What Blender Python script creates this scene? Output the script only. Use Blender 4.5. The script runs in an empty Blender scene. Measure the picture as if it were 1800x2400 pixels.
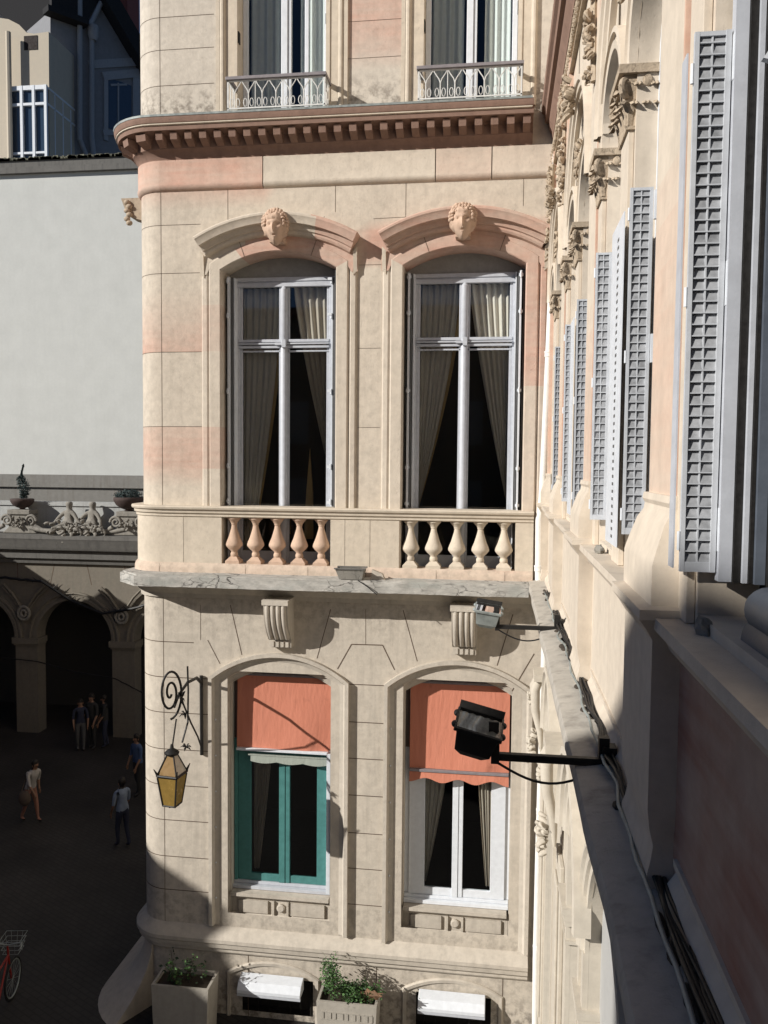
import bpy, bmesh, math, random
from mathutils import Vector, Matrix, noise
random.seed(7)
PI = math.pi
sc = bpy.context.scene
C = sc.collection
GZ = -9.2                       # courtyard level, the camera stands at z = 0

# ------------------------------------------------------------------ camera
f = 1960.0
Yc = Vector((272, 110, -f)).normalized()
Zc = Vector((14190, -240, f)).cross(Yc).normalized()
Xc = Yc.cross(Zc)
def at(u, v, y):
    """point of the vertical plane y=const seen at photo pixel u,v"""
    c = Vector(((u - 900) / f, (1200 - v) / f, -1))
    r = Vector((c.dot(Xc), c.dot(Yc), c.dot(Zc)))
    return r * (y / r.y)
cd = bpy.data.cameras.new('camera'); cam = bpy.data.objects.new('camera', cd); C.objects.link(cam)
cd.sensor_fit = 'VERTICAL'; cd.sensor_height = 36; cd.lens = f / 2400 * 36
cd.clip_start = .05; cd.clip_end = 900
cam.matrix_world = Matrix(((Xc.x, Xc.y, Xc.z, 0), (Yc.x, Yc.y, Yc.z, 0), (Zc.x, Zc.y, Zc.z, 0), (0, 0, 0, 1)))
sc.camera = cam

# ------------------------------------------------------------------ light
S = Vector((1.5, 1.0, -.87)).normalized()
ld = bpy.data.lights.new('sun', 'SUN'); ld.energy = 5.0; ld.angle = math.radians(.5); ld.color = (1, .955, .89)
sun = bpy.data.objects.new('sun', ld); C.objects.link(sun)
sun.rotation_euler = S.to_track_quat('-Z', 'Y').to_euler()
w = bpy.data.worlds.new('World'); sc.world = w; w.use_nodes = True
nt = w.node_tree; bg = nt.nodes['Background']; sky = nt.nodes.new('ShaderNodeTexSky')
sky.sky_type = 'NISHITA'; sky.sun_disc = False
sky.sun_elevation = math.asin(-S.z); sky.sun_rotation = math.atan2(-S.x, -S.y)
sky.air_density = .8; sky.dust_density = .3; sky.ozone_density = 4.0; sky.altitude = 3000
nt.links.new(sky.outputs[0], bg.inputs[0]); bg.inputs[1].default_value = .05
sc.view_settings.view_transform = 'Standard'; sc.view_settings.look = 'None'
sc.view_settings.exposure = .2; sc.view_settings.gamma = 1

# ------------------------------------------------------------------ materials
def newmat(name):
    m = bpy.data.materials.new(name); m.use_nodes = True
    return m, m.node_tree, m.node_tree.nodes['Principled BSDF']
def N(t, k, **kw):
    n = t.nodes.new('ShaderNode' + k)
    for a, b in kw.items(): setattr(n, a, b)
    return n
def mapping(t, scale, rot=(0, 0, 0)):
    tc = N(t, 'TexCoord'); mp = N(t, 'Mapping'); t.links.new(tc.outputs['Object'], mp.inputs[0])
    mp.inputs['Scale'].default_value = scale; mp.inputs['Rotation'].default_value = rot
    return mp.outputs[0]
def noise_(t, vec, scale, detail=4, rough=.55):
    n = N(t, 'TexNoise'); t.links.new(vec, n.inputs['Vector'])
    n.inputs['Scale'].default_value = scale; n.inputs['Detail'].default_value = detail; n.inputs['Roughness'].default_value = rough
    return n.outputs[0]
def rng(t, v, a, b, c, d):
    n = N(t, 'MapRange'); t.links.new(v, n.inputs[0])
    for i, x in enumerate((a, b, c, d)): n.inputs[i + 1].default_value = x
    return n.outputs[0]
def mixc(t, fac, a, b, mode='MIX'):
    n = N(t, 'Mix', data_type='RGBA', blend_type=mode)
    for s, v in ((0, fac), (6, a), (7, b)):
        if hasattr(v, 'is_output') or isinstance(v, bpy.types.NodeSocket): t.links.new(v, n.inputs[s])
        elif s == 0: n.inputs[0].default_value = v
        else: n.inputs[s].default_value = (*v, 1) if len(v) == 3 else v
    return n.outputs[2]
def bump(t, bs, h, strength, dist=.01):
    b = N(t, 'Bump'); t.links.new(h, b.inputs['Height']); b.inputs['Strength'].default_value = strength
    b.inputs['Distance'].default_value = dist; t.links.new(b.outputs[0], bs.inputs['Normal'])
def stone(name, base, pink=(.55, .31, .235), stain=.25, dirt=(.12, .1, .08), rough=.85, fine=.5, mot=1):
    m, t, b = newmat(name); b.inputs['Roughness'].default_value = rough
    b.inputs['Specular IOR Level'].default_value = .2
    v = mapping(t, (1, 1, 1)); vs = mapping(t, (7, 7, .5)); vh = mapping(t, (.6, .6, 7))
    at_ = N(t, 'Attribute', attribute_name='tint'); sp = N(t, 'SeparateColor'); t.links.new(at_.outputs[0], sp.inputs[0])
    pn = rng(t, noise_(t, vh, 1.6, 3), .3, .75, .75, 1.2)
    mu = N(t, 'Math', operation='MULTIPLY', use_clamp=True); t.links.new(pn, mu.inputs[0]); t.links.new(sp.outputs[0], mu.inputs[1])
    col = mixc(t, mu.outputs[0], base, pink)
    col = mixc(t, rng(t, noise_(t, v, 1.3, 5), .35, .7, 0, .55), col, tuple(c * .86 for c in base), 'MIX')
    col = mixc(t, 1.0, col, rngc(t, noise_(t, v, 9, 6, .65), .3, .7, 1 - .10 * mot, 1 + .07 * mot), 'MULTIPLY')
    col = mixc(t, rng(t, noise_(t, vs, 1, 5, .6), .5, .8, 0, stain), col, dirt)
    ad = N(t, 'Math', operation='ADD'); t.links.new(sp.outputs[1], ad.inputs[0]); ad.inputs[1].default_value = 1
    cb = N(t, 'CombineColor')
    for i in range(3): t.links.new(ad.outputs[0], cb.inputs[i])
    col = mixc(t, 1.0, col, cb.outputs[0], 'MULTIPLY')
    sg = rng(t, noise_(t, mapping(t, (3, 3, 3)), 2.2, 6, .7), .45, .6, 0, 1)
    m2 = N(t, 'Math', operation='MULTIPLY', use_clamp=True); t.links.new(sg, m2.inputs[0]); t.links.new(sp.outputs[2], m2.inputs[1])
    col = mixc(t, m2.outputs[0], col, dirt)
    t.links.new(col, b.inputs['Base Color'])
    pit = rng(t, noise_(t, v, 26, 8, .75), .56, .72, 0, -1.6); un = rng(t, noise_(t, v, 4, 3, .5), .3, .7, 0, 1.5)
    hs_ = N(t, 'Math', operation='ADD'); t.links.new(pit, hs_.inputs[0]); t.links.new(noise_(t, v, 70, 6, .7), hs_.inputs[1])
    h2 = N(t, 'Math', operation='ADD'); t.links.new(hs_.outputs[0], h2.inputs[0]); t.links.new(un, h2.inputs[1])
    bump(t, b, h2.outputs[0], fine, .005)
    return m
def rngc(t, v, a, b, c, d):
    r = rng(t, v, a, b, c, d); cb = N(t, 'CombineColor')
    for i in range(3): t.links.new(r, cb.inputs[i])
    return cb.outputs[0]
def plain(name, col, rough=.5, metal=0, var=.12, scale=12, bmp=.15, spec=.4, fine=80):
    m, t, b = newmat(name); b.inputs['Roughness'].default_value = rough; b.inputs['Metallic'].default_value = metal
    b.inputs['Specular IOR Level'].default_value = spec
    v = mapping(t, (1, 1, 1)); n = noise_(t, v, scale, 5, .6)
    c = mixc(t, 1.0, col, rngc(t, n, .3, .7, 1 - var, 1 + var), 'MULTIPLY')
    t.links.new(c, b.inputs['Base Color'])
    t.links.new(rng(t, n, .3, .7, rough * .85, min(1, rough * 1.15)), b.inputs['Roughness'])
    if bmp: bump(t, b, noise_(t, v, fine, 4), bmp, .003)
    return m
def glassmat(name, tint=(.9, .95, .95), base=.03):
    m = bpy.data.materials.new(name); m.use_nodes = True; t = m.node_tree; t.nodes.clear()
    o = N(t, 'OutputMaterial'); mx = N(t, 'MixShader'); g = N(t, 'BsdfGlossy'); tr = N(t, 'BsdfTransparent'); fr = N(t, 'Fresnel')
    g.inputs['Roughness'].default_value = .02; tr.inputs[0].default_value = (*tint, 1); fr.inputs[0].default_value = 1.5
    a = N(t, 'Math', operation='ADD', use_clamp=True); t.links.new(fr.outputs[0], a.inputs[0]); a.inputs[1].default_value = base
    n = noise_(t, mapping(t, (1, 1, 1)), 2.5, 2); b = N(t, 'Bump'); t.links.new(n, b.inputs['Height']); b.inputs['Strength'].default_value = .08
    t.links.new(b.outputs[0], g.inputs['Normal'])
    t.links.new(a.outputs[0], mx.inputs[0]); t.links.new(tr.outputs[0], mx.inputs[1]); t.links.new(g.outputs[0], mx.inputs[2])
    t.links.new(mx.outputs[0], o.inputs[0]); return m
M = {}
M['stone'] = stone('cream_limestone', (.59, .52, .43), stain=.15)
M['stone_low'] = stone('grey_limestone', (.53, .475, .40), stain=.3, dirt=(.16, .14, .12))
M['stone_up'] = stone('upper_limestone', (.58, .525, .45), stain=.25, dirt=(.2, .17, .14))
M['trim'] = stone('moulded_limestone', (.60, .525, .425), stain=.15)
M['trim_low'] = stone('moulded_grey_limestone', (.52, .47, .40), stain=.3, dirt=(.14, .12, .1))
M['brown'] = stone('brown_sandstone', (.27, .175, .135), stain=.3, dirt=(.08, .05, .04))
M['render'] = stone('peach_render', (.64, .56, .46), pink=(.62, .38, .28), stain=.15, fine=.25)
M['render_low'] = stone('pale_render', (.55, .50, .42), stain=.25, dirt=(.3, .25, .2), fine=.25)
M['dado'] = stone('dado_render', (.62, .545, .45), pink=(.34, .17, .125), stain=.2, dirt=(.25, .17, .13), fine=.3)
M['joint'] = plain('mortar_joint', (.10, .07, .05), .95)
M['dark_stone'] = stone('weathered_parapet_stone', (.15, .145, .135), stain=.5, dirt=(.04, .04, .04))
M['statue'] = stone('weathered_statue_stone', (.27, .255, .225), stain=.6, dirt=(.05, .05, .045), fine=1)
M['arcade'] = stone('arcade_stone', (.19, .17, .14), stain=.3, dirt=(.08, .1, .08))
M['blank'] = stone('blank_grey_render', (.56, .57, .545), stain=.3, dirt=(.47, .48, .46), fine=.03, mot=.35)
M['paving'] = plain('courtyard_paving', (.034, .03, .028), .85, var=.3, scale=3)
M['white'] = plain('white_paint', (.66, .69, .73), .4, var=.06)
M['greypaint'] = plain('blue_grey_paint', (.47, .49, .53), .45, var=.08)
M['head'] = plain('grey_head_panel', (.27, .27, .26), .6)
M['shutter'] = plain('shutter_metal', (.50, .52, .55), .5, var=.1)
M['louvre'] = plain('louvre_metal', (.30, .31, .325), .6, var=.4, scale=14)
M['teal'] = plain('teal_paint', (.065, .20, .19), .5)
M['iron'] = plain('black_iron', (.012, .011, .010), .55, var=.3, scale=40)
M['railwhite'] = plain('white_railing_paint', (.62, .62, .60), .5)
M['railgrey'] = plain('grey_rail_paint', (.22, .2, .21), .5)
M['blackplastic'] = plain('black_cable', (.012, .012, .013), .5)
M['zinc'] = plain('zinc', (.30, .33, .32), .55, metal=.3, var=.25)
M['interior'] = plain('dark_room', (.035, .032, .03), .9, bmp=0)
M['curtain'] = plain('beige_curtain', (.68, .61, .53), .9, var=.05)
M['curtain2'] = plain('brown_curtain', (.46, .39, .32), .9, var=.05)
M['gold'] = plain('ochre_curtain_lining', (.42, .27, .12), .9, var=.05)
M['net'] = plain('pale_net_curtain', (.72, .73, .70), .9, var=.05)
M['glass'] = glassmat('window_glass')
M['glassblue'] = glassmat('sky_glass', base=.03)
M['amber'] = plain('amber_glass', (.24, .155, .04), .25, var=.15)
M['leaf'] = plain('green_leaf', (.06, .13, .035), .6, var=.5, scale=20)
M['leaf2'] = plain('dark_leaf', (.025, .05, .02), .6, var=.5, scale=20)
M['soil'] = plain('soil', (.04, .03, .02), .95)
M['skin'] = plain('skin', (.25, .14, .09), .6)
M['hair'] = plain('dark_hair', (.015, .012, .01), .6)
M['red'] = plain('red_paint', (.25, .02, .015), .35)
M['rubber'] = plain('tyre_rubber', (.015, .015, .015), .8)
M['slate'] = plain('slate_roof', (.028, .028, .03), .85, var=.3, spec=.15)
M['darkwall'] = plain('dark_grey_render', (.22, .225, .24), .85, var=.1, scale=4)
M['darktrim'] = plain('grey_window_trim', (.30, .31, .33), .7)
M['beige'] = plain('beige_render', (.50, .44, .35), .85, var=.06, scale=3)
M['brick'] = plain('chimney_brick', (.20, .06, .05), .9, var=.3)
M['occ'] = plain('occluder_render', (.35, .3, .25), .9)  # plain render for the added light blockers
def paving():
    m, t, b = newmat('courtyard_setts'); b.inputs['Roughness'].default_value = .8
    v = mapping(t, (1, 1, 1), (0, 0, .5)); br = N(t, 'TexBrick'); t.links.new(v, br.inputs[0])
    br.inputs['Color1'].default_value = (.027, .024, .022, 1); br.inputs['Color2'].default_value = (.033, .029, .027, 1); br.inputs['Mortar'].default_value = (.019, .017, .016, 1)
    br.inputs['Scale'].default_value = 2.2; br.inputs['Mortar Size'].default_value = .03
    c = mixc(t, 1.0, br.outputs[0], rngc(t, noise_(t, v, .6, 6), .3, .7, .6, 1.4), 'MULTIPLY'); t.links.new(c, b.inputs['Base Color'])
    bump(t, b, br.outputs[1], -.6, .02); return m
M['paving'] = paving()
# awning cloth with a woven, slightly faded look
def cloth(name, col):
    m, t, b = newmat(name); b.inputs['Roughness'].default_value = .9
    v = mapping(t, (1, 1, 1)); n1 = noise_(t, mapping(t, (3, 3, .6)), 2.5, 4)
    c = mixc(t, rng(t, n1, .35, .7, 0, .5), col, tuple(min(1, x * 1.12 + .02) for x in col))
    c = mixc(t, rng(t, noise_(t, v, 3.1, 3), .62, .75, 0, .5), c, tuple(x * .5 for x in col))
    t.links.new(c, b.inputs['Base Color']); bump(t, b, noise_(t, mapping(t, (5, 5, 1.2)), 3, 5, .6), .6, .02); return m
M['orange'] = cloth('orange_awning_cloth', (.52, .19, .12))
# cracked cement slab
def slabmat():
    m, t, b = newmat('cracked_cement'); b.inputs['Roughness'].default_value = .9
    v = mapping(t, (1, 1, 2.2)); nz = N(t, 'TexNoise'); t.links.new(v, nz.inputs['Vector']); nz.inputs['Scale'].default_value = 3; nz.inputs['Detail'].default_value = 6
    wv = N(t, 'VectorMath', operation='MULTIPLY_ADD'); t.links.new(nz.outputs[1], wv.inputs[0]); wv.inputs[1].default_value = (.5, .5, .5); t.links.new(v, wv.inputs[2])
    vo = N(t, 'TexVoronoi', feature='DISTANCE_TO_EDGE'); t.links.new(wv.outputs[0], vo.inputs['Vector']); vo.inputs['Scale'].default_value = 3.3
    cr = rng(t, vo.outputs[0], .0, .06, 1, 0)
    mk = rng(t, noise_(t, mapping(t, (1, 1, 1)), 1.7, 4), .45, .6, 0, 1)
    mm = N(t, 'Math', operation='MULTIPLY', use_clamp=True); t.links.new(cr, mm.inputs[0]); t.links.new(mk, mm.inputs[1])
    c = mixc(t, rng(t, noise_(t, v, 5, 7, .7), .35, .65, 0, 1), (.50, .48, .44), (.31, .30, .275))
    c = mixc(t, rng(t, noise_(t, v, 2, 3), .52, .66, 0, .6), c, (.30, .31, .285))
    c = mixc(t, mm.outputs[0], c, (.03, .027, .025)); t.links.new(c, b.inputs['Base Color'])
    bump(t, b, noise_(t, v, 30, 8, .75), .9, .01); return m
M['slab'] = slabmat()

M['trim_cap'] = stone('carved_cream_stone', (.46, .375, .28), stain=.5, dirt=(.13, .09, .06), fine=1)
M['greyblind'] = plain('pale_grey_door', (.40, .40, .39), .7, var=.04)
M['casement'] = plain('slate_blue_paint', (.09, .105, .13), .45)
M['ledge_stone'] = stone('grimy_ledge_stone', (.45, .42, .37), stain=.6, dirt=(.10, .09, .08), fine=.45)
M['litter'] = plain('dry_litter', (.05, .04, .03), .95, var=.5)
M['darkamber'] = plain('dark_amber_glass', (.22, .13, .04), .3)
M['paleglass'] = plain('pale_lantern_glass', (.42, .40, .33), .3)
M['dryleaf'] = plain('withered_leaf', (.16, .09, .05), .8, var=.4)
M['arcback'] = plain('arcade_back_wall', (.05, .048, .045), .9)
M['arcpar'] = stone('parapet_render', (.42, .43, .42), stain=.3)
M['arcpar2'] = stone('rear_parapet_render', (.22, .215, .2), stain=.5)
M['brickdark'] = plain('dark_opening', (.02, .012, .01), .8)
M['trim_pink'] = stone('rosy_carved_limestone', (.58, .42, .315), stain=.3, dirt=(.3, .17, .12))
M['shutter_dark'] = plain('dark_grey_shutter', (.10, .10, .10), .5)
M['brown_panel'] = plain('brown_head_panel', (.12, .09, .08), .8)  # dark brown for the panel in the lower window heads
M['faded'] = cloth('faded_valance_cloth', (.30, .33, .29))
M['pipewhite'] = plain('white_pipe_paint', (.72, .71, .68), .45, var=.06)
M['reflector'] = plain('worn_reflector', (.42, .39, .37), .45, metal=.3, var=.3, scale=25)
M['lens'] = glassmat('lamp_glass')
M['planterbox'] = stone('concrete_planter', (.40, .37, .32), stain=.3, dirt=(.2, .18, .15))
M['terracotta'] = plain('dark_terracotta', (.06, .04, .035), .8, var=.3)
M['leafteal'] = plain('blue_green_leaf', (.03, .05, .05), .7, var=.4)
M['mossy'] = plain('dry_moss', (.16, .16, .12), .95, var=.5)
M['darkglass'] = plain('blue_dark_glass', (.03, .05, .08), .08, spec=.8, bmp=0)
for nm, col in (('cl_white', (.42, .40, .38)), ('cl_pink', (.30, .15, .11)), ('cl_blue', (.22, .27, .36)), ('cl_navy', (.03, .035, .06)), ('cl_dark', (.03, .03, .03)), ('cl_midblue', (.06, .10, .2)), ('bagmat', (.12, .09, .07)), ('cl_grey', (.10, .10, .10))): M[nm] = plain(nm.replace('cl_', 'cloth_'), col, .9)
# ------------------------------------------------------------------ mesh builder
class MB:
    def __init__(s, T=None): s.f = []; s.T = T
    def face(s, pts, m=0, c=None): s.f.append(([Vector(p) for p in pts], m, c)); return s
    def box(s, a, b, m=0, c=None):
        x0, x1 = sorted((a[0], b[0])); y0, y1 = sorted((a[1], b[1])); z0, z1 = sorted((a[2], b[2]))
        P = [(x, y, z) for x in (x0, x1) for y in (y0, y1) for z in (z0, z1)]
        for q in ((0, 1, 3, 2), (4, 6, 7, 5), (0, 4, 5, 1), (2, 3, 7, 6), (0, 2, 6, 4), (1, 5, 7, 3)): s.face([P[i] for i in q], m, c)
        return s
    def bridge(s, A, B, m=0, close=False, c=None):
        n = len(A); r = range(n if close else n - 1)
        for i in r: s.face([A[i], A[(i + 1) % n], B[(i + 1) % n], B[i]], m, c)
    def prism(s, poly, vec, m=0):
        A = [Vector(p) for p in poly]; v = Vector(vec); B = [p + v for p in A]
        s.bridge(A, B, m, True); s.face(A[::-1], m); s.face(B, m); return s
    def lathe(s, prof, o=(0, 0, 0), seg=20, m=0, axis=None, sx=1, sy=1):
        o = Vector(o); R = []
        for r, z in prof:
            ring = [Vector((r * sx * math.cos(2 * PI * i / seg), r * sy * math.sin(2 * PI * i / seg), z)) for i in range(seg)]
            if axis is not None:
                q = Vector((0, 0, 1)).rotation_difference(Vector(axis)); ring = [q @ p for p in ring]
            R.append([p + o for p in ring])
        for a, b in zip(R, R[1:]): s.bridge(a, b, m, True)
        s.face(R[0][::-1], m); s.face(R[-1], m); return s
    def tube(s, pts, r, seg=8, m=0, caps=True, flat=None):
        P = [Vector(p) for p in pts]; n = len(P); rs = r if isinstance(r, (list, tuple)) else [r] * n; R = []
        up = None
        for i, p in enumerate(P):
            d = (P[min(i + 1, n - 1)] - P[max(i - 1, 0)]).normalized()
            if up is None:
                up = Vector((0, 0, 1)) if abs(d.z) < .9 else Vector((0, 1, 0))
            a = d.cross(up).normalized(); b = a.cross(d); up = b
            k = 2 * PI / seg; fl = flat or 1
            R.append([p + a * math.cos(k * j) * rs[i] + b * math.sin(k * j) * rs[i] * fl for j in range(seg)])
        for a, b in zip(R, R[1:]): s.bridge(a, b, m, True)
        if caps: s.face(R[0][::-1], m); s.face(R[-1], m)
        return s
    def ball(s, o, r, m=0, seg=12, rings=8, fn=None):
        o = Vector(o); r = Vector((r, r, r)) if not hasattr(r, '__len__') else Vector(r); G = []
        for j in range(rings + 1):
            th = PI * j / rings; row = []
            for i in range(seg):
                ph = 2 * PI * i / seg; d = Vector((math.sin(th) * math.cos(ph), math.sin(th) * math.sin(ph), math.cos(th)))
                p = Vector((d.x * r.x, d.y * r.y, d.z * r.z))
                if fn: p = fn(p, d)
                row.append(o + p)
            G.append(row)
        for a, b in zip(G, G[1:]): s.bridge(b, a, m, True)
        return s
    def build(s, name, mats, parent=None, smooth=False, doubles=True, bevel=0):
        me = bpy.data.meshes.new(name); vs = []; fs = []; ms = []; cs = []; key = {}
        L = rootloc(parent)
        for pts, m, c in s.f:
            ids = []
            for p in pts:
                q = s.T(p) if s.T else p
                q = Vector(q) - L; k = (round(q.x, 5), round(q.y, 5), round(q.z, 5))
                if k not in key or not doubles: key[k] = len(vs); vs.append(q)
                ids.append(key[k])
            u = []
            for i in ids:
                if i not in u: u.append(i)
            if len(u) > 2: fs.append(u); ms.append(m); cs.append((c, len(u)))
        me.from_pydata(vs, [], fs)
        mats = mats if isinstance(mats, (list, tuple)) else [mats]
        for x in mats: me.materials.append(M[x] if isinstance(x, str) else x)
        me.polygons.foreach_set('material_index', ms)
        if any(c is not None for c, _ in cs):
            a = me.color_attributes.new('tint', 'FLOAT_COLOR', 'CORNER'); i = 0
            for c, n in cs:
                for k in range(n):
                    a.data[i].color = (*(c[k] if (c and isinstance(c[0], tuple)) else (c or (0, 0, 0))), 1); i += 1
        bm = bmesh.new(); bm.from_mesh(me); bmesh.ops.recalc_face_normals(bm, faces=bm.faces); bm.to_mesh(me); bm.free()
        if smooth:
            me.polygons.foreach_set('use_smooth', [True] * len(me.polygons)); me.set_sharp_from_angle(angle=math.radians(38 if smooth is True else smooth))
        me.update()
        o = bpy.data.objects.new(name, me); C.objects.link(o)
        if parent: o.parent = parent
        if bevel:
            b = o.modifiers.new('bevel', 'BEVEL'); b.width = bevel; b.segments = 2; b.limit_method = 'ANGLE'; b.angle_limit = math.radians(40)
        return o
def rootloc(p):
    L = Vector((0, 0, 0))
    while p is not None: L += p.location; p = p.parent
    return L
def tag(o, label=None, cat=None, group=None, kind=None):
    for k, v in (('label', label), ('category', cat), ('group', group), ('kind', kind)):
        if v: o[k] = v
    return o
def thing(name, loc, label, cat, group=None):
    o = bpy.data.objects.new(name, None); C.objects.link(o); o.location = loc; o.empty_display_size = .3
    return tag(o, label, cat, group)
def lerp(a, b, t): return a + (b - a) * t

# ================================================================== CORNER BUILDING (faces the camera)
FY = 13.0; AX = -5.44; RR = .5; XR = .75
cb = thing('corner_building', (-2.5, FY, GZ), 'cream and pink stone building with rounded corner, balustraded balcony and carved window heads', 'building')
def path(s, off):               # s=0 at the arris, s>0 along the front, s<0 round the corner and back
    if s >= 0: return (AX + s, FY - off)
    q = RR * PI / 2
    if s > -q:
        a = -s / RR; return (AX - math.sin(a) * (RR + off), FY + RR - math.cos(a) * (RR + off))
    return (AX - RR - off, FY + RR + (-s - q))
ARC = [-RR * PI / 2 * i / 10 for i in range(1, 11)]
def svals(s0, s1, step=None):
    L = [s0, s1] + [a for a in ARC + [0] if s0 < a < s1]
    if step:
        x = 0
        while x < s1: L.append(x) if x > s0 else None; x += step
    return sorted(set(round(v, 4) for v in L))
SE = XR - AX - .01
def sweep(mb, prof, s0=-12, s1=SE, m=0, close=True, c=None, caps=True):
    R = []
    for s in svals(s0, s1): R.append([Vector((*path(s, o), z)) for o, z in prof])
    for a, b in zip(R, R[1:]): mb.bridge(a, b, m, close, c)
    if caps: mb.face(R[0], m); mb.face(R[-1][::-1], m)
    return mb
# wall openings on the front: (x0,x1,z0,z1)
W1, W2 = -3.5, -.59
HW = .93
opens = [(W1 - HW, W1 + HW, -1.77, 3.31), (W2 - HW, W2 + HW, -1.77, 3.31),
         (-3.49 - .86, -3.49 + .86, -7.45, -3.39), (-.60 - .86, -.60 + .86, -7.45, -3.39),
         (-4.17, -2.76, 5.3, 9.2), (-1.25, .16, 5.3, 9.2),
         (-4.1, -2.9, -9.1, -8.5), (-1.2, -.0, -9.1, -8.5)]
def pinkness(x, z):
    r = 0
    if x < -4.4:
        if 1.76 < z < 2.5: r = max(r, 1 - (z - 1.76) / .9) * .8
        if -.1 < z <= .57: r = .85 - abs(z - .12) * .9
    if z > 4.36 and z < 4.8 and x < -3.5: r = .85
    if 3.05 < z < 3.75 and x > -2.3: r = .75
    if z > 6.55 and -2.6 < x < -1.5: r = .75
    if z > 6.15 and -2.6 < x < -1.5: r = max(r, .65)
    if -1.9 < z < -1.5: r = .25
    return max(0, min(1, r))
def hsh(a, b): return (math.sin(a * 127.1 + b * 311.7) * 43758.5) % 1
zj_main = [3.78, 3.02, 1.77, .575]
def colcell(x, z):
    if z > -1.9: zs = [4.38] + zj_main + [5.3, 6.2, 7.2, 8.2]
    else: zs = [-2.72 - .545 * i for i in range(10)]
    k = sum(1 for q in zs if z < q); b = (0 if x < AX else 1 if x < -4.6 else 2 if x < -2.2 else 3 if x < -1.8 else 4)
    return (pinkness(x, z), (hsh(k, b) - .5) * .13, 0)
wall = MB()
xs = sorted(set([round(AX + i * .34, 3) for i in range(1, 19)] + [v for o in opens for v in o[:2]] + [SE + AX]))
xs = [x for x in xs if x <= SE + AX]
zs = sorted(set([round(GZ + i * .4, 2) for i in range(0, 52)] + [v for o in opens for v in o[2:]] + zj_main + [-2.0, 4.4, 5.28, 4.78]))
sv = [-12, -8, -5, -2] + sorted(ARC) + [0] + [x - AX for x in xs]
def wmat(z): return 0 if z > 5.29 else (1 if z > -1.9 else 2)
for a, b in zip(sv, sv[1:]):
    for z0, z1 in zip(zs, zs[1:]):
        xm = AX + (a + b) / 2; zm = (z0 + z1) / 2
        if any(o[0] < xm < o[1] and o[2] < zm < o[3] for o in opens): continue
        base = colcell(xm, zm); e = .012
        cc = [(pinkness(xx if a >= 0 else -5.5, zz), base[1], .8 if (zz < -8.6 or 5.28 <= zz < 5.7) else .35 if (-2.7 < zz < -1.9 or zz < -7.2) else .12) for xx, zz in
              ((xm - (b - a) / 2 + e, z0 + e), (xm + (b - a) / 2 - e, z0 + e), (xm + (b - a) / 2 - e, z1 - e), (xm - (b - a) / 2 + e, z1 - e))]
        p, q = path(a, 0), path(b, 0)
        wall.face([(*p, z0), (*q, z0), (*q, z1), (*p, z1)], wmat(zm), cc)
# joints: thin recess-coloured strips
def seg(mb, p, q, w_=.011, y=FY - .003, m=3):
    a = Vector((p[0], y, p[1])); b = Vector((q[0], y, q[1])); d = (b - a).normalized(); n = Vector((-d.z, 0, d.x)) * w_ / 2
    mb.face([a - n, b - n, b + n, a + n], m)
def segpx(mb, *pts, w_=.012, y=FY - .003, m=3):
    P = [at(u, v, FY) for u, v in pts]
    for a, b in zip(P, P[1:]): seg(mb, (a.x, a.z), (b.x, b.z), w_, y, m)
def hj(z, s0, s1, w_=.010): sweep(wall, [(.003, z - w_ / 2), (.003, z + w_ / 2)], s0, s1, 3, False, caps=False)
def X(x): return x - AX
for z in (3.78, 3.02, 1.77, .575): hj(z, -12, X(-4.78) if z > 3 else X(-4.77), .007)
for z in (3.08, 1.8, .57):
    hj(z, X(-2.22), X(-1.87), .006)
for z0, z1, x in ((3.78, 4.36, -4.33), (3.9, 4.36, -2.6), (3.78, 4.36, -1.5), (3.9, 4.36, .28), (-1.75, 4.36, AX), (5.3, 11, AX)):
    seg(wall, (x, z0), (x, z1), .006)
seg(wall, (-2.0, 3.78), (-1.0, 3.8), .006)
for z in (5.95, 6.5, 7.0, 7.6, 8.2): hj(z, -12, X(-4.55), .007)
for z in (6.2, 6.75): hj(z, X(-2.45), X(-1.55), .006)
# lower storey joints
zl = [at(420, v, FY).z for v in (1505, 1588, 1671, 1757, 1841, 1923, 2008, 2086, 2163)]
for i, z in enumerate(zl): hj(z, -12, X(-4.65) if i else X(-4.92), .013)
zc = [at(790, v, FY).z for v in (1602, 1690, 1775, 1861, 1949, 2032, 2116)]
for z in zc: hj(z, X(-2.34), X(-1.77), .013)
seg(wall, (AX, -7.8), (AX, -2.1), .007)
segpx(wall, (487, 1500), (516, 1556)); segpx(wall, (540, 1418), (567, 1535)); segpx(wall, (470, 1418), (470, 1500), w_=.006)
segpx(wall, (775, 1428), (743, 1543)); segpx(wall, (791, 1568), (824, 1510), (897, 1512), (925, 1570), w_=.016)
segpx(wall, (945, 1430), (978, 1550)); segpx(wall, (857, 1428), (857, 1510), w_=.006)
segpx(wall, (1202, 1440), (1165, 1560), w_=.014); segpx(wall, (1252, 1532), (1200, 1620), w_=.016)
for x, z0, z1 in ((-4.0, -9.2, -8.03), (-1.85, -9.2, -8.05), (.18, -9.2, -8.05)): seg(wall, (x, z0), (x, z1), .012)
wall_o = wall.build('wall', ['stone_up', 'stone', 'stone_low', 'joint'], cb, smooth=25)
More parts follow.
